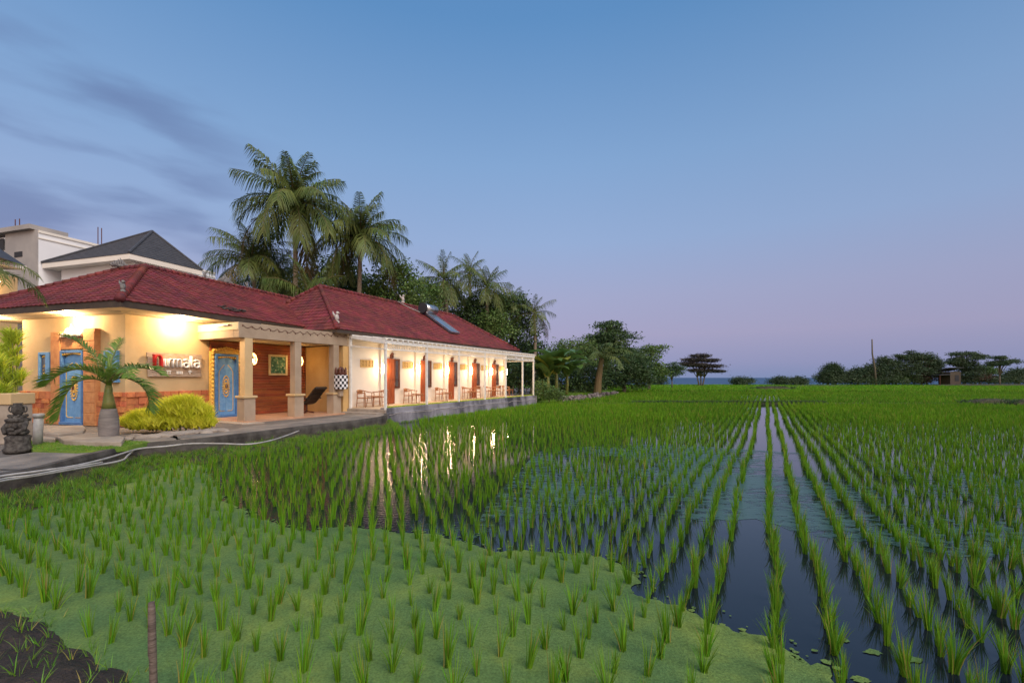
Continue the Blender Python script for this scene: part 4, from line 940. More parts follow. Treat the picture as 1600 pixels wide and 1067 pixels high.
def in_poly(x, y, pl):
    c = False; j = len(pl)-1
    for i in range(len(pl)):
        if (pl[i][1] > y) != (pl[j][1] > y) and x < (pl[j][0]-pl[i][0])*(y-pl[i][1])/(pl[j][1]-pl[i][1])+pl[i][0]: c = not c
        j = i
    return c
tufts = []
for X0 in left_rows+right_rows:
    sp = .262 if X0 < 0 else (.20 if X0 < 2 else .24)
    k = 1; off = random.uniform(0, .2)
    if X0 < 0: off = ((-X0*DROW.x) % sp)
    while True:
        d = (k*sp+off)+2.0; k += 1; y = d*DROW.y
        if y > 33.8: break
        x = X0+d*DROW.x+wobble(X0, y)
        if y < 1.9 or abs(x) > 1.19*y+1.4: continue
        if x < left_limit(y) or x < mud_x(y)+.12: continue
        if random.random() < ((.12 if 8 < y < 22 else .05) if X0 < 0 and x < 1 else .03): continue
        jj = .020; tufts.append((x+random.gauss(0, jj), y+random.gauss(0, jj), X0))
print('tufts', len(tufts))
# tufts by apparent size: nearest ones that can be seen in the frame become individual objects
def vis(t):
    px = CX+FPX*t[0]/t[1]; py = HOR+FPX*2/t[1]; return -10 < px < 1610 and py-FPX*.26/t[1] < 1070
tufts.sort(key=lambda t: t[1]); near = [t for t in tufts if vis(t)][:300]; ns = set(id(t) for t in near); rest = [t for t in tufts if id(t) not in ns]
protos = []
for v in range(14):
    V, Q = blades([(0,0,-.03)], random.choice((24, 30, 36, 42)), random.uniform(.29, .37), random.choice((.06, .07, .08, .11)), .008, 5)
    V = np.array(V); me = bpy.data.meshes.new('rice_tuft'); me.from_pydata([tuple(a) for a in V], [], [tuple(int(i) for i in a) for a in Q]); me.materials.append(M['rice']); me.update(); protos.append(me)
for t in near:
    o = bpy.data.objects.new('rice_tuft', random.choice(protos)); COL.objects.link(o); o.location = (t[0], t[1], 0); o.rotation_euler = (random.gauss(0, .08), random.gauss(0, .08), random.uniform(0, 6.28)); s = random.uniform(.8, 1.15) if t[2] > 0 else random.uniform(.68, 1.18); o.scale = (s, s, s*random.uniform(.9, 1.1))
    px = CX+FPX*t[0]/t[1]
    if in_poly(t[0], t[1], weed_xy):
        lb, g = ('young green rice tuft standing in the duckweed carpet at the near left', 'rice tufts in the duckweed') if px < 640 else ('young green rice tuft standing in duckweed nearer the dark open water', 'rice tufts in duckweed near the open water')
    else: lb, g = 'young green rice tuft in a row rising from dark open water', 'rice tufts in the dark water rows'
    tag(o, lb, 'rice tuft', g)
def group_mesh(name, sel, n, h, spread, w, segs, mat, label=True):
    b = [(t[0], t[1], -.02) for t in sel]; hh = np.array([h*random.uniform(.75, 1.15) for _ in sel]); V, Q = blades(b, n, hh, spread, w, segs); return V, Q
r1_ = [t for t in rest if t[1] < 10]; r2_ = [t for t in rest if 10 <= t[1] < 20]; r3_ = [t for t in rest if t[1] >= 20]
parts = [group_mesh('a', r1_, 24, .33, .075, .010, 3, None), group_mesh('b', r2_, 13, .31, .07, .013, 2, None), group_mesh('c', r3_, 10, .34, .11, .024, 2, None)]
# second field beyond the bund, thick green
f2 = []
for X0 in np.arange(-60, 60, .42):
    d = 34.6
    while d < 78:
        y = d*DROW.y; x = X0+d*DROW.x; d += .34 if y < 48 else .6
        if y < 35 or y > 63 or abs(x) > 1.18*y or x < left_limit(y): continue
        pxx = CX+FPX*x/y
        if y < 54 and abs(pxx-1195) < 75 and random.random() < .45-abs(pxx-1195)/200: continue
        f2.append((x+random.gauss(0, .05), y+random.gauss(0, .05), X0))
parts.append(group_mesh('d', f2, 8, .36, .2, .05, 1, None)); print('f2', len(f2))
off = 0; VV, QQ = [], []
for V, Q in parts: VV.append(V); QQ.append(Q+off); off += len(V)
tag(npbuild('rice_crop', np.concatenate(VV), np.concatenate(QQ), M['rice_dark']), 'rice seedlings filling the paddy in long rows toward the sea', 'rice', kind='stuff')
# far rice beyond: short wide blades over the sheet
pts = []
for _ in range(26000):
    y = 60+58*random.random()**1.1; x = random.uniform(-1.15*y if y > 90 else -8, 1.2*y)
    if x < A.p(20,0).x+(y-34)*.1: continue
    pts.append((x, y, .1))
V, Q = blades(pts, 3, .34, .3, .12, 1); tag(npbuild('far_rice_crop', V, Q, M['rice_dark']), 'distant green rice reaching to the shore trees', 'rice', kind='stuff')
pts = [(W(random.uniform(990, 1290), 600, 34.6).x, 34.6+random.gauss(0, .14), .05) for _ in range(900)]
V, Q = blades(pts, 7, .26, .2, .03, 2); tag(npbuild('bund_grass', V, Q, M['leaf_dark']), 'dark grass on the low bund crossing the rice rows', 'grass', kind='stuff')
# bank grass
pts = []
for v in bank_v:
    pass
for i in range(n-1):
    for j in range(m_ if False else len(prof_b)-2):
        a, b, c = bank_v[i*len(prof_b)+j], bank_v[(i+1)*len(prof_b)+j], bank_v[i*len(prof_b)+j+1]
        area = (b-a).cross(c-a).length; cnt = int(area*(14 if j < 2 else 230)+random.random())
        for _ in range(cnt): u_, w_ = random.random(), random.random(); p = a+(b-a)*u_+(c-a)*w_; pts.append((p.x, p.y, p.z-.02))
V, Q = blades(pts, 9, .15, .10, .008, 2)
pts2 = []
for i in range(len(mud_edge)-1):
    for j in range(0, mn-1):
        a, b, c = mud_v[i*mn+j], mud_v[(i+1)*mn+j], mud_v[i*mn+j+1]; area = (b-a).cross(c-a).length
        for _ in range(int(area*60+random.random())): p = a+(b-a)*random.random()+(c-a)*random.random(); pts2.append((p.x, p.y, p.z-.02))
V2, Q2 = blades(pts2, 5, .13, .10, .007, 3)
tag(npbuild('bank_grass', V, Q, M['grass']), 'fresh green grass growing on the earth bank below the path', 'grass', kind='stuff')
tag(npbuild('mud_grass', V2, Q2, M['grass']), 'sparse grass sprouts on the dark mud at the bottom left', 'grass', kind='stuff')
# lawn grass, deck fringe
pts = []
for _ in range(1500):
    x, y = random.uniform(40, 240), random.uniform(687, 705); p = P(x, y, .5)
    if in_poly(p.x, p.y, [(k.x, k.y) for k in lp]): pts.append((p.x, p.y, .49))
V, Q = blades(pts, 8, .05, .03, .006, 1); tag(npbuild('lawn_grass', V, Q, M['grass']), 'short turf beside the bottle palm', 'grass', kind='stuff')
pts = [tuple(A.p(random.uniform(.2, 15.7), random.uniform(-.3, -.06), .68)) for _ in range(1500)]
V, Q = blades(pts, 7, .08, .07, .02, 2); tag(npbuild('edge_ground_cover', V, Q, M['cordy']), 'low plants fringing the veranda edge', 'ground cover', kind='stuff')
pts = [tuple(A.p(random.uniform(0, 15.8), random.uniform(.1, .35), 0)) for _ in range(350)]
V, Q = blades(pts, 8, .12, .10, .012, 2); tag(npbuild('plinth_grass', V, Q, M['grass']), 'grass tufts along the foot of the plinth', 'grass', kind='stuff')
# dark grassy mounds on the fields
def mound(px, py, Y, wpx, hpx, lb):
    c = W(px, py, Y); w = wpx/FPX*Y; h = hpx/FPX*Y; t = thing('grassy_mound', lb, 'mound', (c.x, c.y, .0), 0, 'grassy mounds in the fields')
    mb = MB(); mb.blob(Vector((c.x, c.y, .0)), (w, .6+w*.15, h+.12), 16, .06); mb.build('soil', M['bank'], t)
    pts = [(c.x+random.gauss(0, w*.45), c.y+random.gauss(0, .3), max(.0, h*.6*random.random())) for _ in range(int(260))]
    V, Q = blades(pts, 7, h*.9, h*.8, .05, 2); npbuild('tall_grass', V, Q, M['leaf_dark'], t)
mound(1208, 604, 70, 34, 6, 'dark grassy mound in the middle of the far rice'); mound(1545, 632, 33, 40, 8, 'dark grassy mound at the right edge of the field'); mound(1620, 634, 31, 50, 10, 'taller dark mound cut by the right frame edge')
mound(1280, 601, 100, 60, 2, 'low dark bank before the coastal bushes'); mound(1560, 598, 105, 130, 3, 'long dark bank below the hut')
# ------------------------------------------------------------------ stake
c = Vector(((238-CX)/FPX*2.75, 2.75, 0)); mb = MB()
mb.tube([c+Vector((.02,0,-.2)), c+Vector((.01,0,.05)), c+Vector((.004,0,.30)), c+Vector((.0,.0,.34)), c+Vector((-.004,0,.60)), c+Vector((-.006,0,.645))], [.022,.022,.020,.023,.020,.016], 10)
tag(mb.build('wooden_stake', M['bamboo'], smooth=True), 'weathered wooden stake standing at the mud edge in the foreground', 'stake')

# ------------------------------------------------------------------ palms
def frond(pts, n, ll, w, droop, rng=RNG, vee=.3, fwd=.55):
    """pts: rachis polyline; returns V,Q of leaflets (two-segment strips) + rachis list"""
    pts = [Vector(p) for p in pts]; cum = [0]
    for i in range(len(pts)-1): cum.append(cum[-1]+(pts[i+1]-pts[i]).length)
    T = cum[-1]; V = []; Q = []
    for k in range(n):
        f = .10+.90*k/(n-1); d = f*T; i = min(max(0, np.searchsorted(cum, d)-1), len(pts)-2); a, b = pts[i], pts[i+1]; g = (d-cum[i])/max(1e-6, cum[i+1]-cum[i]); p = a+(b-a)*g
        tan = (b-a).normalized(); side = tan.cross(Vector((0,0,1)))
        if side.length < .05: side = tan.cross(Vector((0,1,0)))
        side.normalize(); upv = side.cross(tan).normalized()
        if upv.z < 0: upv = -upv
        l = ll*(math.sin(math.pi*(.12+.80*f))**.7)*rng.uniform(.82, 1.1)
        for sg in (-1, 1):
            dirn = (side*sg+tan*(fwd+.6*f)+upv*vee+Vector(rng.normal(size=3))*.16).normalized(); mid = p+dirn*l*.5-Vector((0,0,droop*l*.18)); tip = p+dirn*l*.93-Vector((0,0,droop*l*.75))
            wv = tan.cross(dirn).cross(dirn).normalized()*w*.5; wv = (tan-dirn*tan.dot(dirn)).normalized()*w*.5; o = len(V)
            V += [p-wv*.6, p+wv*.6, mid-wv, mid+wv, tip-wv*.15, tip+wv*.15]; Q += [(o, o+1, o+3, o+2), (o+2, o+3, o+5, o+4)]
    return [tuple(v) for v in V], Q
def arcpts(c, az, length, rise, droop, n=9):
    """frond arc leaving c at azimuth az with initial elevation rise and curvature droop"""
    out = [Vector(c)]; el = rise; st = length/(n-1)
    for i in range(n-1):
        out.append(out[-1]+Vector((math.cos(az)*math.cos(el), math.sin(az)*math.cos(el), math.sin(el)))*st); el = max(el-droop/(n-1), -1.5)
    return out
def coconut(px, py, Y, flen, base_px=None, label='', nf=24, tr=.16, seed=0, lod=34, name='coconut_palm'):
    c = W(px, py, Y); rs = random.Random(seed+3); rng = np.random.default_rng(seed+5)
    b = W(base_px or px, HOR, Y); b.z = .2; t = thing(name, label, 'palm tree', b, 0, 'coconut palms behind the guesthouse')
    mb = MB(); pts = [b+(c-b)*f+Vector((.25*math.sin(f*3), 0, 0)) for f in np.linspace(0, 1, 14)]
    rad = [tr*(1.25-.45*f)*(1+.05*(i % 2)) for i, f in enumerate(np.linspace(0, 1, 14))]; mb.tube(pts, rad, 10); mb.build('trunk', M['trunk'], t, smooth=True); c = pts[-1]
    VG, QG, VD, QD = [], [], [], []; rb = MB()
    for k in range(nf):
        az = k*2.39996+rs.uniform(-.25, .25); f = k/(nf-1); rise = R(84)-R(100)*f+rs.uniform(-.12, .12); dr = R(40)+R(55)*f+rs.uniform(-.2, .3); ln = flen*rs.uniform(.85, 1.1)*(1-.22*(1-f)**2)
        pts = arcpts(c+Vector((0,0,.15*(1-f))), az, ln, rise, dr)
        V, Q = frond(pts, int(lod*1.35), flen*.27, flen*.0130, 1.0+.5*rs.random(), rng, vee=.15); dry = f > .95
        tgtV, tgtQ = (VD, QD) if dry else (VG, QG); o = len(tgtV); tgtV += V; tgtQ += [tuple(i+o for i in q_) for q_ in Q]
        rb.tube(pts, [flen*.011*(1-.8*i/8) for i in range(9)], 4)
    cr = npbuild('crown', VG, QG, M['frond'], t); rb.build('frond_stem', M['frond_dry'], t)
    if VD: npbuild('dry_fronds', VD, QD, M['frond_dry'], t)
    mb = MB()
    for k in range(9): an = k*2.1; mb.blob(c+Vector((.22*math.cos(an), .22*math.sin(an), -.12-.1*(k % 2))), (.1,.1,.13), 8)
    mb.build('coconuts', M['cordy'], t, smooth=True)
    return t
coconut(459, 322, 31, 4.6, 452, 'tallest coconut palm with wide fronds above the lobby roof', nf=34, seed=1, lod=44)
coconut(562, 372, 33, 4.3, 545, 'coconut palm with brown hanging fronds right of the tallest palm', nf=31, seed=2, lod=40)
coconut(392, 410, 32, 3.6, 405, 'coconut palm left of the tallest palm behind the slate roof', nf=30, seed=3, lod=36)
coconut(482, 470, 29, 3.6, 482, 'low leafy coconut palm just behind the dip between the two red roofs', nf=18, seed=4, lod=36)
coconut(430, 440, 34, 3.4, 430, 'coconut palm half hidden below the tallest palm', nf=18, seed=14, lod=30)
coconut(693, 440, 42, 3.3, 700, 'bushy coconut palm rising behind the solar heater', nf=20, seed=5, lod=30)
coconut(733, 428, 48, 2.9, 728, 'slim coconut palm just right of the bushy one', nf=18, seed=6, lod=26)
coconut(760, 452, 44, 3.4, 752, 'coconut palm with drooping crown, third right of the heater', nf=20, seed=7, lod=30)
coconut(797, 478, 48, 3.0, 800, 'dark coconut palm fourth right of the heater', nf=18, seed=8, lod=26)
coconut(834, 492, 46, 2.7, 830, 'coconut palm standing against the sky at the right end of the grove', nf=17, seed=9, lod=28)
# young palm by the stone heap
def young_palm():
    b = P(933, 616, .3); b = Vector((b.x, b.y, .3)); Y = b.y; c = W(940, 560, Y); t = thing('young_palm', 'young palm with shaggy brown trunk growing behind the rubble heap', 'palm tree', b)
    mb = MB(); mb.tube([b, b+(c-b)*.4+Vector((-.05,0,0)), c], [.42,.34,.24], 10); mb.build('trunk', M['frond_dry'], t)
    V_, Q_ = [], []; rb = MB(); rng = np.random.default_rng(4)
    for k in range(13):
        az = k*2.4; pts = arcpts(c, az, 3.6, R(70)-k*R(5), R(85)); V, Q = frond(pts, 30, .75, .07, .8, rng); o = len(V_); V_ += V; Q_ += [tuple(i+o for i in q_) for q_ in Q]; rb.tube(pts, .035, 4)
    npbuild('crown', V_, Q_, M['frond'], t); rb.build('frond_stem', M['frond'], t)
young_palm()
# bottle palm in the garden
bp0 = P(170, 692, .42); Yb = bp0.y; bot = thing('bottle_palm', 'bottle palm with swollen grey trunk and arching fronds before the lobby', 'palm tree', bp0)
def wb_(px, py, dy=0): v = W(px, py, Yb+dy); return v
mb = MB(); mb.lathe(Vector((bp0.x, bp0.y, 0)), [(.15, .36), (.172, .46), (.19, .60), (.20, .80), (.195, .95), (.178, 1.10), (.155, 1.21), (.145, 1.25)], 24); mb.build('trunk', M['bottle'], bot, smooth=True)
mb = MB(); mb.tube([Vector((bp0.x, bp0.y, 1.24)), Vector((bp0.x+.0, bp0.y, 1.42)), Vector((bp0.x-.01, bp0.y, 1.62)), Vector((bp0.x, bp0.y, 1.82))], [.14,.115,.085,.07], 16); mb.build('crownshaft', M['shaft'], bot, smooth=True)
mb = MB(); mb.tube([Vector((bp0.x, bp0.y, 1.80)), Vector((bp0.x+.05, bp0.y-.03, 2.2)), Vector((bp0.x+.03, bp0.y-.06, 2.62))], [.06,.04,.006], 8); mb.build('spear_leaf', M['frond2'], bot, smooth=True)
FR = [([(168,598,0), (160,570,-.1), (135,545,-.2), (112,528,-.3), (96,524,-.35)], .36, .25, 44, .25), ([(168,598,0), (150,584,-.15), (120,577,-.3), (92,586,-.45), (70,603,-.5)], .42, .35, 44, .8),
      ([(168,600,0), (150,592,-.3), (122,596,-.55), (102,618,-.7), (90,655,-.75)], .40, .3, 44, .6), ([(168,598,0), (190,582,-.1), (215,575,-.15), (240,578,-.2), (252,586,-.2)], .36, .35, 40, .8),
      ([(168,600,0), (190,590,.2), (215,598,.3), (230,615,.35), (234,640,.35)], .38, .3, 40, .6), ([(168,598,0), (172,570,.3), (182,545,.5), (190,530,.7)], .34, .4, 26, .7), ([(168,598,0), (185,578,-.5), (196,574,-.9), (202,590,-1.2)], .34, .4, 30, .5), ([(168,598,0), (155,575,.5), (150,560,.9), (140,562,1.2)], .34, .4, 26, .5)]
rng = np.random.default_rng(21)
for pts_, ll, dr, nn_, vee in FR:
    pts_ = smooth_line([wb_(a_, b_, d_) for a_, b_, d_ in pts_], 4); V, Q = frond(pts_, nn_+30, ll*1.2, .026, dr, rng, vee=vee, fwd=.5); fo = npbuild('frond', V, Q, M['frond2'], bot); mb = MB(); mb.tube(pts_, [.022*(1-.75*i/len(pts_)) for i in range(len(pts_))], 6); mb.build('rachis', M['shaft'], fo, smooth=True)

# ------------------------------------------------------------------ broadleaf trees
def tree(name, label, cat, base, blobs, Y, mat, leaf=.28, dens=1.0, trunk=.2, group=None, flat=.2, stems=1, tiers=False, seed=0, bark='bark', ground=.1):
    rs = np.random.default_rng(seed+100); b = W(base, HOR, Y); b.z = ground; t = thing(name, label, cat, b, 0, group)
    C = []; tips = []; rq = random.Random(seed+5)
    if Y > 90 and flat < .5: blobs = list(blobs)+[(b_[0]+rq.uniform(-1.1, 1.1)*b_[2], b_[1]+rq.uniform(-1.1, .5)*b_[3], b_[2]*rq.uniform(.15, .4), b_[3]*rq.uniform(.2, .45)) for b_ in blobs for _ in range(4)]
    for (px, py, rx, ry, *dd) in blobs:
        c = W(px, py, Y+(dd[0] if dd else 0)); rx, ry = rx/FPX*Y, ry/FPX*Y; rd = max(rx*.8, ry*.8)
        nc = max(5, int(18*dens*(rx*ry)**.75/(leaf**1.0)*.55)); v = rs.normal(size=(nc, 3)); v /= np.linalg.norm(v, axis=1)[:, None]; r = rs.uniform(.35, 1.0, nc)**.6
        if tiers: v[:, 2] = np.round(v[:, 2]*2.2)/2.2
        cc = np.array(c)+v*r[:, None]*np.array([rx, rd, ry]); tips += [Vector(k) for k in cc[::max(1, nc//5)]]
        m_ = 26; sp = leaf*1.5; off_ = rs.normal(size=(nc, m_, 3))*sp*np.array([1, 1, .28 if tiers else .75]); C.append((cc[:, None, :]+off_).reshape(-1, 3))
    C = np.concatenate(C); C = C[C[:, 2] > ground+.03]; V, Q = leaves(C, leaf, rs, flat); npbuild('crown', V, Q, mat, t)
    mb = MB(); zc = np.mean([W(k[0], k[1], Y).z for k in blobs]); fork = b+Vector((0, 0, max(.4, (zc-b.z)*.4)))
    for s in range(stems):
        bb = b+Vector(((s-(stems-1)/2)*.35*trunk*6, 0, 0)) if stems > 1 else b; ff = fork+Vector(((s-(stems-1)/2)*trunk*5, 0, 0)) if stems > 1 else fork
        mb.tube([bb, bb+(ff-bb)*.5+Vector((.1*trunk, 0, 0)), ff], [trunk*1.2, trunk, trunk*.8], 8)
        for k, tp in enumerate(tips[s::stems][:10]): md = ff+(tp-ff)*.5+Vector((0,0,.12*(tp-ff).length)); mb.tube([ff, md, tp], [trunk*.6, trunk*.35, trunk*.12], 5)
    mb.build('trunk', M[bark], t, smooth=True); return t
G1 = 'broadleaf trees behind the guesthouse'
tree('leafy_tree', 'bright green leafy tree right of the palm with brown hanging fronds', 'tree', 612, [(612,448,34,34), (590,472,32,28), (640,462,26,26), (628,425,14,12)], 36, M['leaf'], .26, 1.1, .2, G1, seed=1)
tree('leafy_tree', 'thin topped tree behind the pale roof finial', 'tree', 655, [(652,445,22,14), (664,470,28,24), (630,480,26,18), (676,452,12,9)], 39, M['leaf'], .26, .9, .18, G1, seed=2)
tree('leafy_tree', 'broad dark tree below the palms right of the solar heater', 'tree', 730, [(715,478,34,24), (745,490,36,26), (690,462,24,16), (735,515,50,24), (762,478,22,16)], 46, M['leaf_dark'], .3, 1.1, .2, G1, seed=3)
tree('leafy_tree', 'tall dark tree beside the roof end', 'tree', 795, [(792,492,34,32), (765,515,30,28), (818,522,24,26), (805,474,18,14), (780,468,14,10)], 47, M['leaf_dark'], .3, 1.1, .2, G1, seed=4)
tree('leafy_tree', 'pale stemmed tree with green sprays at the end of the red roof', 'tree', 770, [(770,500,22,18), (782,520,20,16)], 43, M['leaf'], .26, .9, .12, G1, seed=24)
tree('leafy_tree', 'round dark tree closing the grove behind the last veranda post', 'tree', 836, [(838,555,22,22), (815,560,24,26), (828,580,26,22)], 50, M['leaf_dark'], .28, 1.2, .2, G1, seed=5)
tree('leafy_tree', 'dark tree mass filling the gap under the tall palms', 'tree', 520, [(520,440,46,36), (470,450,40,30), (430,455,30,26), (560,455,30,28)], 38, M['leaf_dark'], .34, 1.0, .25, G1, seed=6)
tree('leafy_tree', 'shaded tree left of the lobby behind the yellow plants', 'tree', -20, [(-10,560,34,60), (20,520,16,30), (-60,500,60,60)], 24, M['leaf_dark'], .26, 1.0, .2, G1, seed=7)
G2 = 'broadleaf trees at the end of the field'
tree('spreading_tree', 'tall layered tree with the highest crown beyond the rubble heap', 'tree', 945, [(950,512,20,10), (962,528,34,12), (945,545,40,13), (970,552,32,10), (930,560,32,14), (938,530,22,10)], 62, M['leaf_dark'], .34, 1.5, .3, G2, seed=8, tiers=True)
tree('spreading_tree', 'ragged spreading tree left of the tallest layered tree', 'tree', 905, [(905,545,26,14), (880,555,24,12), (915,565,30,14), (875,540,10,6), (890,575,26,14)], 60, M['leaf'], .32, 1.1, .25, G2, seed=9)
tree('round_tree', 'dense dark round bush right of the young palm', 'tree', 975, [(975,580,36,22), (990,570,26,18), (955,592,26,14), (1000,590,20,14)], 58, M['leaf_dark'], .3, 1.6, .25, G2, seed=10)
tree('spreading_tree', 'leaning bright green tree at the right end of the dense trees', 'tree', 1014, [(1020,545,22,6), (1008,556,24,9), (1012,572,26,12), (1030,582,16,10), (1000,562,14,10)], 66, M['leaf'], .32, 1.2, .2, G2, seed=11, tiers=True)
tree('small_tree', 'small low tree right of the leaning bright green tree', 'tree', 1050, [(1050,572,10,6), (1052,582,12,6), (1040,580,12,5), (1062,576,6,3)], 80, M['leaf_dark'], .3, 1.2, .12, G2, seed=12, tiers=True)
tree('umbrella_tree', 'lone bronze umbrella tree with several thin stems before the sea', 'tree', 1095, [(1094,556,14,2.2), (1085,562,18,2.4), (1108,563,16,2), (1088,570,22,2.4), (1112,572,18,2), (1095,579,22,2.4), (1120,580,10,1.6), (1075,568,10,1.8)], 100, M['leaf_purple'], .34, 3.4, .16, None, seed=13, stems=3, tiers=True, flat=.6)
for i, (bx_, bl, lb, mt, tf) in enumerate([
    (1294, [(1290,585,9,11), (1297,578,6,7), (1301,590,10,7)], 'spiky dark coastal bush, leftmost right of the open sea', 'leaf_far', 0),
    (1306, [(1308,582,10,11), (1304,574,5,4)], 'rounded coastal bush next to the leftmost spiky one', 'leaf_far', 0),
    (1340, [(1335,589,14,8), (1350,584,12,9), (1325,588,9,6), (1358,578,6,3)], 'low dark coastal thicket left of the bare pole', 'leaf_far', 0),
    (1382, [(1380,566,11,7), (1372,578,14,9), (1392,575,13,10), (1382,590,24,8)], 'round coastal tree just right of the bare pole', 'leaf_far', 0),
    (1440, [(1440,557,18,6), (1450,566,20,8), (1420,570,18,12), (1462,572,8,10), (1432,582,30,9), (1410,558,6,3)], 'largest coastal tree left of the hut', 'leaf_far', 1),
    (1508, [(1505,553,18,3), (1512,560,22,4), (1500,567,16,5), (1518,575,18,8), (1510,586,28,6)], 'flat topped coastal tree right of the hut', 'leaf_far', 1),
    (1562, [(1560,559,8,2), (1568,566,20,3), (1558,569,10,2.5)], 'small flat topped tree on a thin stem near the right edge', 'leaf_far', 1),
    (1545, [(1545,580,12,6)], 'bright green low bush between the two flat topped trees', 'leaf', 0),
    (1592, [(1592,582,10,6), (1580,587,12,4), (1610,584,14,8)], 'dark bush cut by the right edge of the frame', 'leaf_far', 0),
    (1448, [(1455,586,16,7), (1440,592,14,4)], 'reddish bush left of the hut below the largest coastal tree', 'leaf_red', 0),
    (1530, [(1532,590,16,4)], 'second low reddish bush right of the hut', 'leaf_red', 0),
    (1420, [(1300,594,22,4), (1340,595,30,4), (1385,595,30,4), (1425,594,24,5)], 'long low coastal scrub running under the trees left of the hut', 'leaf_far', 0),
    (1555, [(1500,595,24,4), (1545,594,30,4), (1590,593,26,5)], 'long low coastal scrub running right from the hut', 'leaf_far', 0),
    (1400, [(1400,592,14,5)], 'pale low bush below the round coastal tree', 'leaf', 0)]):
    tree('coastal_bush' if not tf else 'coastal_tree', lb, 'bush' if not tf else 'tree', bx_, bl, 112 if i != 6 else 104, M[mt], .36, 1.25, .16, 'trees and bushes along the shore', seed=30+i, tiers=bool(tf))
for i, (bx_, rx_) in enumerate(((1025,16), (1160,16), (1225,20), (1250,10))):
    tree('dune_shrub', ['low dune shrub under the leaning green tree', 'low dune shrub right of the lone umbrella tree', 'wide low dune shrub midway along the open sea', 'small dune shrub nearest the coastal bushes'][i], 'shrub', bx_, [(bx_, 596, rx_, 3), (bx_-4, 594, rx_*.5, 2)], 112, M['leaf_far'], .35, 2, .08, 'dune shrubs before the sea', seed=60+i)
# bare pole
c = W(1367, 576, 110); mb = MB(); mb.tube([Vector((c.x+.3, 110, 0)), Vector((c.x, 110, c.z)), W(1363, 553, 110), W(1362.5, 530, 110)], [.22,.2,.16,.13], 8); tag(mb.build('bare_pole', M['bark'], smooth=True), 'tall thin bare pole leaning above the coastal bushes', 'pole')
# hut
hb = W(1487, HOR, 108); hb.z = 0; hut = thing('field_hut', 'small dark field hut with sloping roof among the coastal trees', 'hut', hb)
mb = MB(); x = hb.x; mb.box((x-1.3, 107, 0), (x+1.2, 110, 3.4)); mb.build('wall', M['fascia'], hut); mb = MB(); mb.hexa([(x-1.9,106.6,4.3), (x+1.6,106.6,4.3), (x+1.6,110.4,3.5), (x-1.9,110.4,3.5), (x-1.9,106.6,4.4), (x+1.6,106.6,4.4), (x+1.6,110.4,3.6), (x-1.9,110.4,3.6)])
mb.hexa([(x-4,106.6,2.6), (x-1.5,106.6,2.7), (x-1.5,109,2.7), (x-4,109,2.6), (x-4,106.6,2.7), (x-1.5,106.6,2.8), (x-1.5,109,2.8), (x-4,109,2.7)]); mb.build('roof', M['slate'], hut)
mb = MB(); mb.tube([(x-3.9,106.8,0), (x-3.9,106.8,2.6)], .08, 6); mb.build('post', M['darkwood'], hut); mb = MB(); mb.box((x-.2, 106.95, 1.2), (x+.7, 106.99, 2.6)); mb.build('window', M['fardark'], hut)

# banana plants, fence posts, rubble
def banana(px, py, h, label, yl=0, seed=0):
    b = P(px, py, .3); b.z = .3; rs = random.Random(seed); t = thing('banana_plant', label, 'banana plant', b, 0, 'banana plants by the veranda end')
    mb = MB(); mb.tube([b, b+Vector((.1, 0, h*.35)), b+Vector((.05, 0, h*.72))], [.16,.13,.08], 10); mb.build('stem', M['shaft'], t, smooth=True)
    for k in range(11):
        az = k*2.4+seed; ln = h*rs.uniform(.62, .9); pts = arcpts(b+Vector((.05, 0, h*(.5+.025*(k%9)))), az, ln, R(rs.uniform(45, 78)), R(rs.uniform(60, 110)), 9)
        vs = []; fs = []
        for i, p in enumerate(pts):
            tn = (pts[min(i+1, 8)]-pts[max(i-1, 0)]).normalized(); sd_ = tn.cross(Vector((0,0,1))); sd_ = sd_.normalized() if sd_.length > .05 else Vector((1,0,0)); w = ln*.25*math.sin(math.pi*min(1, .05+(i/8)*.95))**.6; u_ = sd_.cross(tn)
            vs += [p-sd_*w+u_*w*.4*rs.uniform(.4, 1.2), p, p+sd_*w+u_*w*.4*rs.uniform(.4, 1.2)]
        for i in range(8): a = i*3; fs += [(a, a+1, a+4, a+3), (a+1, a+2, a+5, a+4)]
        mb = MB(); mb.add(vs, fs); mb.build('leaf', M['banana_y'] if k < yl else M['banana'], t, smooth=True)
banana(855, 622, 3.4, 'banana plant with two yellowed leaves just past the veranda end', 2, 1)
banana(868, 621, 3.9, 'middle banana plant, tallest, past the veranda end', 1, 5); banana(885, 619, 3.4, 'banana plant with drooping green leaves nearest the young palm', 0, 9); banana(846, 619, 2.8, 'small banana plant hugging the last veranda post', 1, 13)
for i, (px, py) in enumerate(((872,616), (890,614), (915,613), (800,616), (812,615), (823,615))):
    b = P(px, py, .3); mb = MB(); mb.tube([Vector((b.x, b.y, .2)), Vector((b.x+random.uniform(-.1, .1), b.y, 2.2+.3*(i % 2)))], .045, 6)
    tag(mb.build('fence_post', M['bamboo']), ['pale thin post right of the middle banana plant', 'leaning thin post before the drooping banana leaves', 'thin post left of the young palm', 'thin post seen through the first gap of the open veranda end', 'thin post in the middle of the open veranda end', 'thin post right of the open veranda gap'][i], 'post', 'thin wooden posts past the veranda')
tree('garden_bush', 'yellowish bush at the foot of the banana plants', 'bush', 858, [(858,615,18,9), (845,608,12,12), (872,618,14,6)], 34, M['leaf'], .14, 1.4, .05, None, seed=71)
tree('hedge_thicket', 'dark thicket behind the banana plants', 'bush', 880, [(880,588,40,22), (920,590,30,20), (845,585,26,22), (905,606,34,8)], 49, M['leaf_dark'], .26, 1.3, .1, None, seed=72)
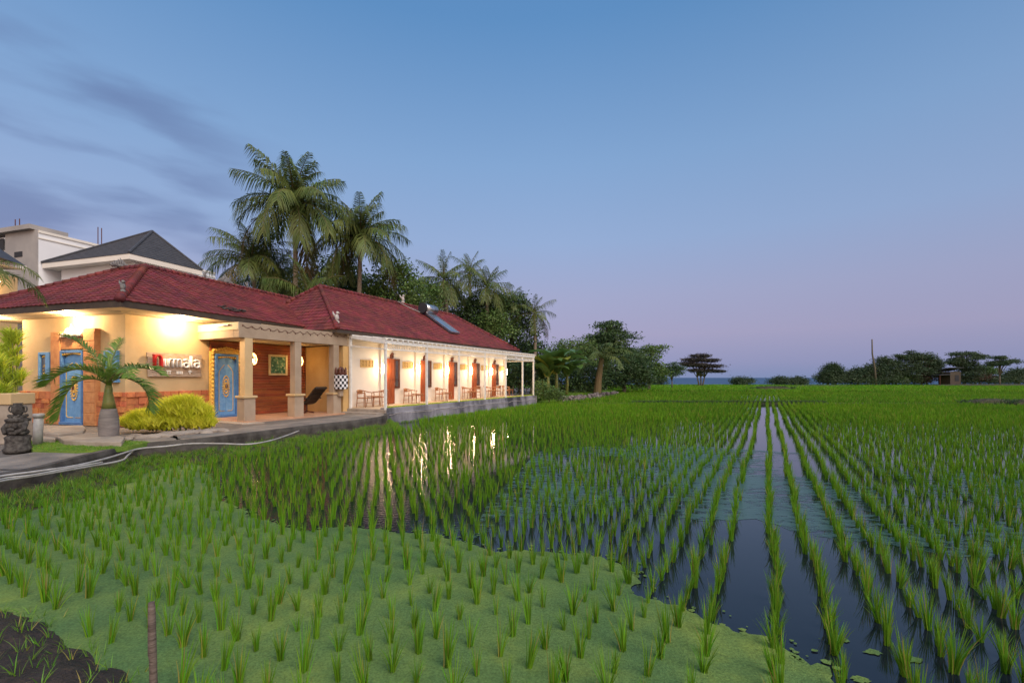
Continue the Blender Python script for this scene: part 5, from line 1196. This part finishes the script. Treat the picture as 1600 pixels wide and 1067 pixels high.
tree('hedge_thicket', 'shaded thicket seen through the open end of the pergola', 'bush', 812, [(808,590,26,24), (790,580,20,26)], 40, M['leaf_dark'], .24, 1.3, .1, None, seed=73)
mb = MB(); hs = [P(x, y, .12) for x, y in ((842,626), (870,626), (895,625), (918,622), (940,619), (958,616))]; hs = smooth_line(hs, 8)
for p in hs[10:]:
    for k in range(9): mb.blob(Vector((p.x+random.gauss(0, .2), p.y+random.gauss(0, .45), random.uniform(.02, .42))), (random.uniform(.1,.24), random.uniform(.1,.2), random.uniform(.08,.18)), 7, .2)
tag(mb.build('rubble_heap', M['rubble']), 'long low heap of broken rock at the foot of the young palm', 'rubble', kind='stuff')
mb = MB(); mb.add([A.p(16, .1, .12), A.p(16, -3, .3), A.p(46, -8, .4), A.p(46, -3.4, .1), hs[-1]+Vector((0,0,.05)), hs[20]+Vector((0,0,.05))], [(0,5,4,3,2,1)]); tag(mb.build('weedy_verge', M['lawn']), kind='structure')
pts = []
for _ in range(2600):
    s, t = random.uniform(16, 40), random.uniform(-4, .1); pts.append(tuple(A.p(s, t, .25)))
V, Q = blades(pts, 6, .3, .2, .03, 1); tag(npbuild('verge_grass', V, Q, M['grass']), 'rough grass beyond the veranda end', 'grass', kind='stuff')

# golden shrub
def spiky_shrub(name, label, cat, blobs, Y, z, mat, h=.20, w=.014, n=200, seed=0, group=None):
    rs = random.Random(seed); c0 = W(blobs[0][0], HOR, Y); c0.z = z; t = thing(name, label, cat, c0, 0, group); base = []
    for px, py, rx, ry in blobs:
        c = W(px, py, Y); rx, ry = rx/FPX*Y, ry/FPX*Y
        for _ in range(n):
            v = Vector((rs.gauss(0, 1), rs.gauss(0, 1), rs.gauss(0, 1))).normalized()*rs.uniform(.6, 1); base.append((c.x+v.x*rx, c.y+v.y*rx*.7, max(z, c.z+v.z*ry)))
    V, Q = blades(base, 15, h, h*1.0, w, 3); npbuild('foliage', V, Q, mat, t)
    mb = MB()
    for k in range(14): bx_ = Vector(base[(k*37) % len(base)]); g = Vector((c0.x+(bx_.x-c0.x)*.7, c0.y, z)); mb.tube([g, bx_], [.02,.008], 5)
    mb.build('stem', M['shaft'], t); return t
spiky_shrub('golden_shrub', 'bright golden green shrub with narrow leaves before the lobby wall', 'shrub', [(288,645,30,20), (265,650,22,18), (250,655,32,13), (215,662,24,9), (310,652,24,17), (272,640,24,14), (290,632,20,8), (262,664,50,8), (312,664,24,8), (232,668,30,5), (222,654,14,6)], 13.2, .46, M['yellow'], .25, .017, 150, 3)
spiky_shrub('yellow_cordyline', 'tall yellow green leafy plant at the left edge beside the lobby', 'plant', [(14,560,13,24), (20,590,14,22), (8,610,14,26), (18,535,10,10)], 12.5, .46, M['cordy'], .34, .035, 26, 5)
spiky_shrub('yellow_cordyline', 'second yellow green plant cut by the left frame edge', 'plant', [(-12,580,14,30), (-4,625,12,18)], 11.5, .46, M['cordy'], .36, .04, 22, 6)
# coconut frond hanging into the frame at far left
t = thing('garden_palm', 'dark feathery palm whose fronds hang in at the left frame edge', 'palm tree', W(-45, 640, 13)); t.location.z = .4; rb = MB(); V_, Q_ = [], []; rng = np.random.default_rng(9)
cpt = W(-42, 425, 13)
for k, az in enumerate((.1, -.35, .5, -.9, 2.6, 3.6, 4.4, 1.4)):
    pts = arcpts(cpt, az, 1.9, R(38-12*(k % 3)), R(95)); V, Q = frond(pts, 34, .42, .022, .9, rng); o = len(V_); V_ += V; Q_ += [tuple(i+o for i in q_) for q_ in Q]; rb.tube(pts, .014, 5)
npbuild('crown', V_, Q_, M['frond'], t); rb.build('frond_stem', M['frond'], t); mb = MB(); mb.tube([Vector((cpt.x, 13, .4)), cpt], [.16,.11], 10); mb.build('trunk', M['trunk'], t, smooth=True)

# guardian statue and post
sp_ = P(28, 705, .44); st = thing('stone_guardian_statue', 'dark mossy stone guardian statue carrying a two handled jar at the path edge', 'statue', sp_)
mb = MB(); b = Vector((sp_.x, sp_.y, 0))
mb.lathe(b, [(.27,.42), (.29,.50), (.25,.56), (.24,.72), (.26,.80), (.21,.84)], 14)
mb.blob(b+Vector((0,0,.92)), (.25,.2,.11), 12, .05); mb.blob(b+Vector((0,-.02,1.12)), (.25,.18,.17), 12, .06); mb.blob(b+Vector((-.19,-.08,.93)), (.09,.1,.09), 8, .1); mb.blob(b+Vector((.19,-.08,.93)), (.09,.1,.09), 8, .1)
mb.blob(b+Vector((-.1,-.16,1.08)), (.06,.05,.07), 8); mb.blob(b+Vector((.1,-.16,1.08)), (.06,.05,.07), 8); mb.blob(b+Vector((0,-.18,.99)), (.1,.05,.05), 8)
mb.tube([b+Vector((-.2,0,1.16)), b+Vector((-.27,-.1,1.0)), b+Vector((-.12,-.2,.90))], [.07,.06,.05], 8); mb.tube([b+Vector((.2,0,1.16)), b+Vector((.27,-.1,1.0)), b+Vector((.12,-.2,.90))], [.07,.06,.05], 8)
mb.lathe(b, [(.24,1.18), (.25,1.24), (.17,1.27), (.18,1.31), (.12,1.33)], 16)
for k in range(9): an = 2*math.pi*k/9; mb.blob(b+Vector((.17*math.cos(an), .17*math.sin(an), 1.32)), (.035,.035,.04), 6)
body = mb.build('carved_body', M['stone'], st, smooth=True)
mb = MB(); mb.lathe(b, [(.07,1.32), (.09,1.36), (.125,1.42), (.13,1.50), (.10,1.57), (.085,1.60), (.10,1.63)], 16); mb.build('jar', M['stone'], st, smooth=True)
for sg in (-1, 1):
    mb = MB(); mb.tube([b+Vector((sg*(.165+.075*math.sin(a)), 0, 1.48+.075*math.cos(a))) for a in np.linspace(-.6, math.pi+.6, 13)], .018, 6); mb.build('jar_handle', M['stone'], st, smooth=True)
st.scale = (.80, .80, .86)
c = P(46, 700, .44); t = thing('white_post', 'short white plastic post right behind the stone statue', 'post', c)
mb = MB(); mb.tube([Vector((c.x-.03, c.y+.2, .4)), Vector((c.x, c.y+.2, 1.15))], .085, 14); mb.build('shaft', M['pipe'], t, smooth=True); mb = MB(); mb.tube([Vector((c.x, c.y+.2, 1.10)), Vector((c.x, c.y+.2, 1.19))], .10, 14); mb.build('cap', M['pipe'], t, smooth=True)
c = W(8, 660, 11); t = thing('brick_gatepost', 'low pale brick gatepost behind the statue at the left edge', 'gatepost', (c.x, 11, .4))
mb = MB(); mb.box((c.x-.42, 10.9, .4), (c.x+.25, 11.4, 1.35)); mb.build('pier', M['slabstone'], t, bevel=.02); mb = MB(); mb.box((c.x-.2, 10.86, 1.35), (c.x+.28, 11.44, 1.62)); mb.build('pier_cap', M['render'], t, bevel=.02)
c = W(28, 620, 12.2); t = thing('bollard_light', 'thin dark garden bollard with pale head behind the statue', 'lamp', (c.x, 12.2, .4))
mb = MB(); mb.tube([(c.x, 12.2, .4), (c.x, 12.2, 1.45)], .045, 10); mb.build('post', M['black'], t); mb = MB(); mb.lathe((c.x, 12.2, 1.45), [(.05,0), (.07,.04), (.07,.12), (.04,.15)], 12); mb.build('head', M['letter'], t)

# ------------------------------------------------------------------ buildings behind
vil = Frame((-20.2, 24.0), .3095)
v = thing('slate_roofed_villa', 'white villa with dark slate pyramid roof behind the lobby', 'building', vil.p(0,0,0))
ev = 8.55; c0, c1, c2, c3 = vil.p(0,0,ev), vil.p(0,-7.1,ev), vil.p(4.1,0,ev), vil.p(4.1,-7.1,ev); ap = vil.p(2.05,-2.6,10.95); ap2 = vil.p(2.05,-4.0,10.95)
ap = W(238, 362.5, 27.0)
mb = MB(); n_ = 16
for tri in ((c1, c0), (c0, c2), (c2, c3), (c3, c1)):
    for j in range(n_):
        f0, f1 = j/n_, (j+1)/n_; a, b = tri[0]+(ap-tri[0])*f0, tri[1]+(ap-tri[1])*f0; c_, d_ = tri[1]+(ap-tri[1])*f1, tri[0]+(ap-tri[0])*f1; u_ = Vector((0,0,.05)); mb.add([a+u_, b+u_, c_+Vector((0,0,.005)), d_+Vector((0,0,.005)), a, b], [(0,1,2,3), (4,5,1,0)])
for c_ in (c0, c1, c2): mb.tube([c_+Vector((0,0,.06)), ap+Vector((0,0,.05))], .07, 6)
rf = mb.build('roof', M['slate'], v)
mb = MB(); mb.fb(vil, .02, 4.08, -7.08, -.02, ev-.28, ev); mb.build('eave_band', M['white'], v)
mb = MB(); mb.fb(vil, .6, 3.6, -6.5, -.5, 0, ev-.281); mb.build('wall', M['farwhite'], v)
mb = MB(); mb.fb(vil, .55, 3.6, -.5, -.45, 7.1, 7.25); mb.fb(vil, .5, 3.6, -.5, -.42, 7.9, 8.0); mb.build('string_course', M['white'], v)
c = W(332, 430, 27.5); mb = MB(); mb.fb(vil, 3.6, 12.0, -5.5, .25, 0, 8.0); v2 = thing('white_parapet_building', 'long white flat topped block right of the slate roofed villa', 'building', vil.p(3.6,0,0)); mb.build('wall', M['farwhite'], v2)
mb = MB(); mb.fb(vil, 3.58, 12.05, .251, .30, 7.7, 8.12); mb.build('parapet_band', M['white'], v2)
v3 = thing('grey_boundary_block', 'bare grey cement wall below the white buildings behind the lobby roof', 'wall', (-22,22,0)); a, b = W(-40, 480, 22.5), W(215, 410, 22.8)
mb = MB(); mb.hexa([(a.x,22.5,0), (b.x,22.8,0), (b.x,23.6,0), (a.x,23.3,0), (a.x,22.5,5.7), (b.x,22.8,7.5), (b.x,23.6,7.5), (a.x,23.3,5.7)]); mb.build('wall', M['fargrey'], v3)
tb = Frame((W(60,590,26).x, 26.0), .3095); v4 = thing('unfinished_tower', 'tall unfinished block with white side wall, open grey floors and bare steel bars', 'building', tb.p(0,0,0)); zt = CAMH+227*26/FPX
mb = MB(); mb.fb(tb, 0, 11, -5.5, 0, 0, zt-.02); mb.build('wall', M['farwhite'], v4)
mb = MB(); mb.fb(tb, -.06, -.001, -2.9, .0, 0, zt+.15); mb.fb(tb, -.3, 1.5, -5.5, -.2, zt+.16, zt+.42); mb.fb(tb, .0, .3, -5.5, -3.0, zt-.9, zt-.45); mb.build('cement_end_wall', M['fargrey'], v4)
mb = MB(); mb.fb(tb, .0, 11.0, .001, .05, zt-.35, zt-.28); mb.fb(tb, 0, 11, -.1, .06, zt-.02, zt+.12); mb.build('parapet_band', M['white'], v4)
for a_, z_ in ((2.55, zt-1.5),):
    mb = MB(); mb.fb(tb, a_, a_+.75, .001, .04, z_, z_+.62)
    for k in range(4): mb.fb(tb, a_+.03, a_+.72, .04, .06, z_+.04+k*.15, z_+.09+k*.15)
    mb.build('louvre_window', M['fargrey'], v4)
mb = MB(); mb.fb(tb, -.09, -.061, -2.0, -1.3, zt-1.3, zt-1.0); mb.fb(tb, -.09, -.061, -5.3, -3.0, zt-.75, zt-.1); mb.fb(tb, -.09, -.061, -5.3, -3.2, zt-2.3, zt-1.5); mb.build('opening_shade_panel', M['fardark'], v4)  # dark panels set on the wall stand in for shade inside openings
mb = MB()
for a_, t_ in ((.1,-2.3), (.1,-1.9), (.1,-4.8), (3.1,-.3), (3.3,-.3)): mb.tube([tb.p(a_, t_, zt), tb.p(a_, t_, zt+1.0+.3*(a_ > 3))], .025, 5)
mb.build('steel_bar', M['darkwood'], v4)
v5 = thing('lit_neighbour_house', 'neighbouring house with dark tiled roof and warm lit room at the far left edge', 'building', (W(0,590,20).x,20,0)); a = W(-70, 400, 20)
mb = MB(); x0_, x1_ = a.x, W(14, 400, 20).x; mb.box((x0_, 20, 0), (x1_-.6, 20.9, 6.6)); mb.build('wall', M['render'], v5)
mb = MB(); z_ = 7.2; mb.hexa([(x0_-1,19.3,z_), (x1_+.1,19.3,z_), (x1_-.6,21.3,z_), (x0_-1,21.3,z_), (x0_,20.2,z_+.9), (x1_-1.4,20.2,z_+.9), (x1_-1.4,20.5,z_+.9), (x0_,20.5,z_+.9)]); mb.build('roof', M['slate'], v5)
mb = MB(); mb.box((x0_-1, 19.32, 7.02), (x1_-.5, 21.2, 7.19)); mb.build('eave_board', M['white'], v5)
mb = MB(); mb.blob((x1_-.25, 19.8, 6.2), (.07,.07,.07), 8); lo = mb.build('lamp', M['glow'], v5); lamp('house_light', (x1_-.25, 19.65, 6.0), 35, WARM, v5)
print('objects', len(bpy.data.objects))
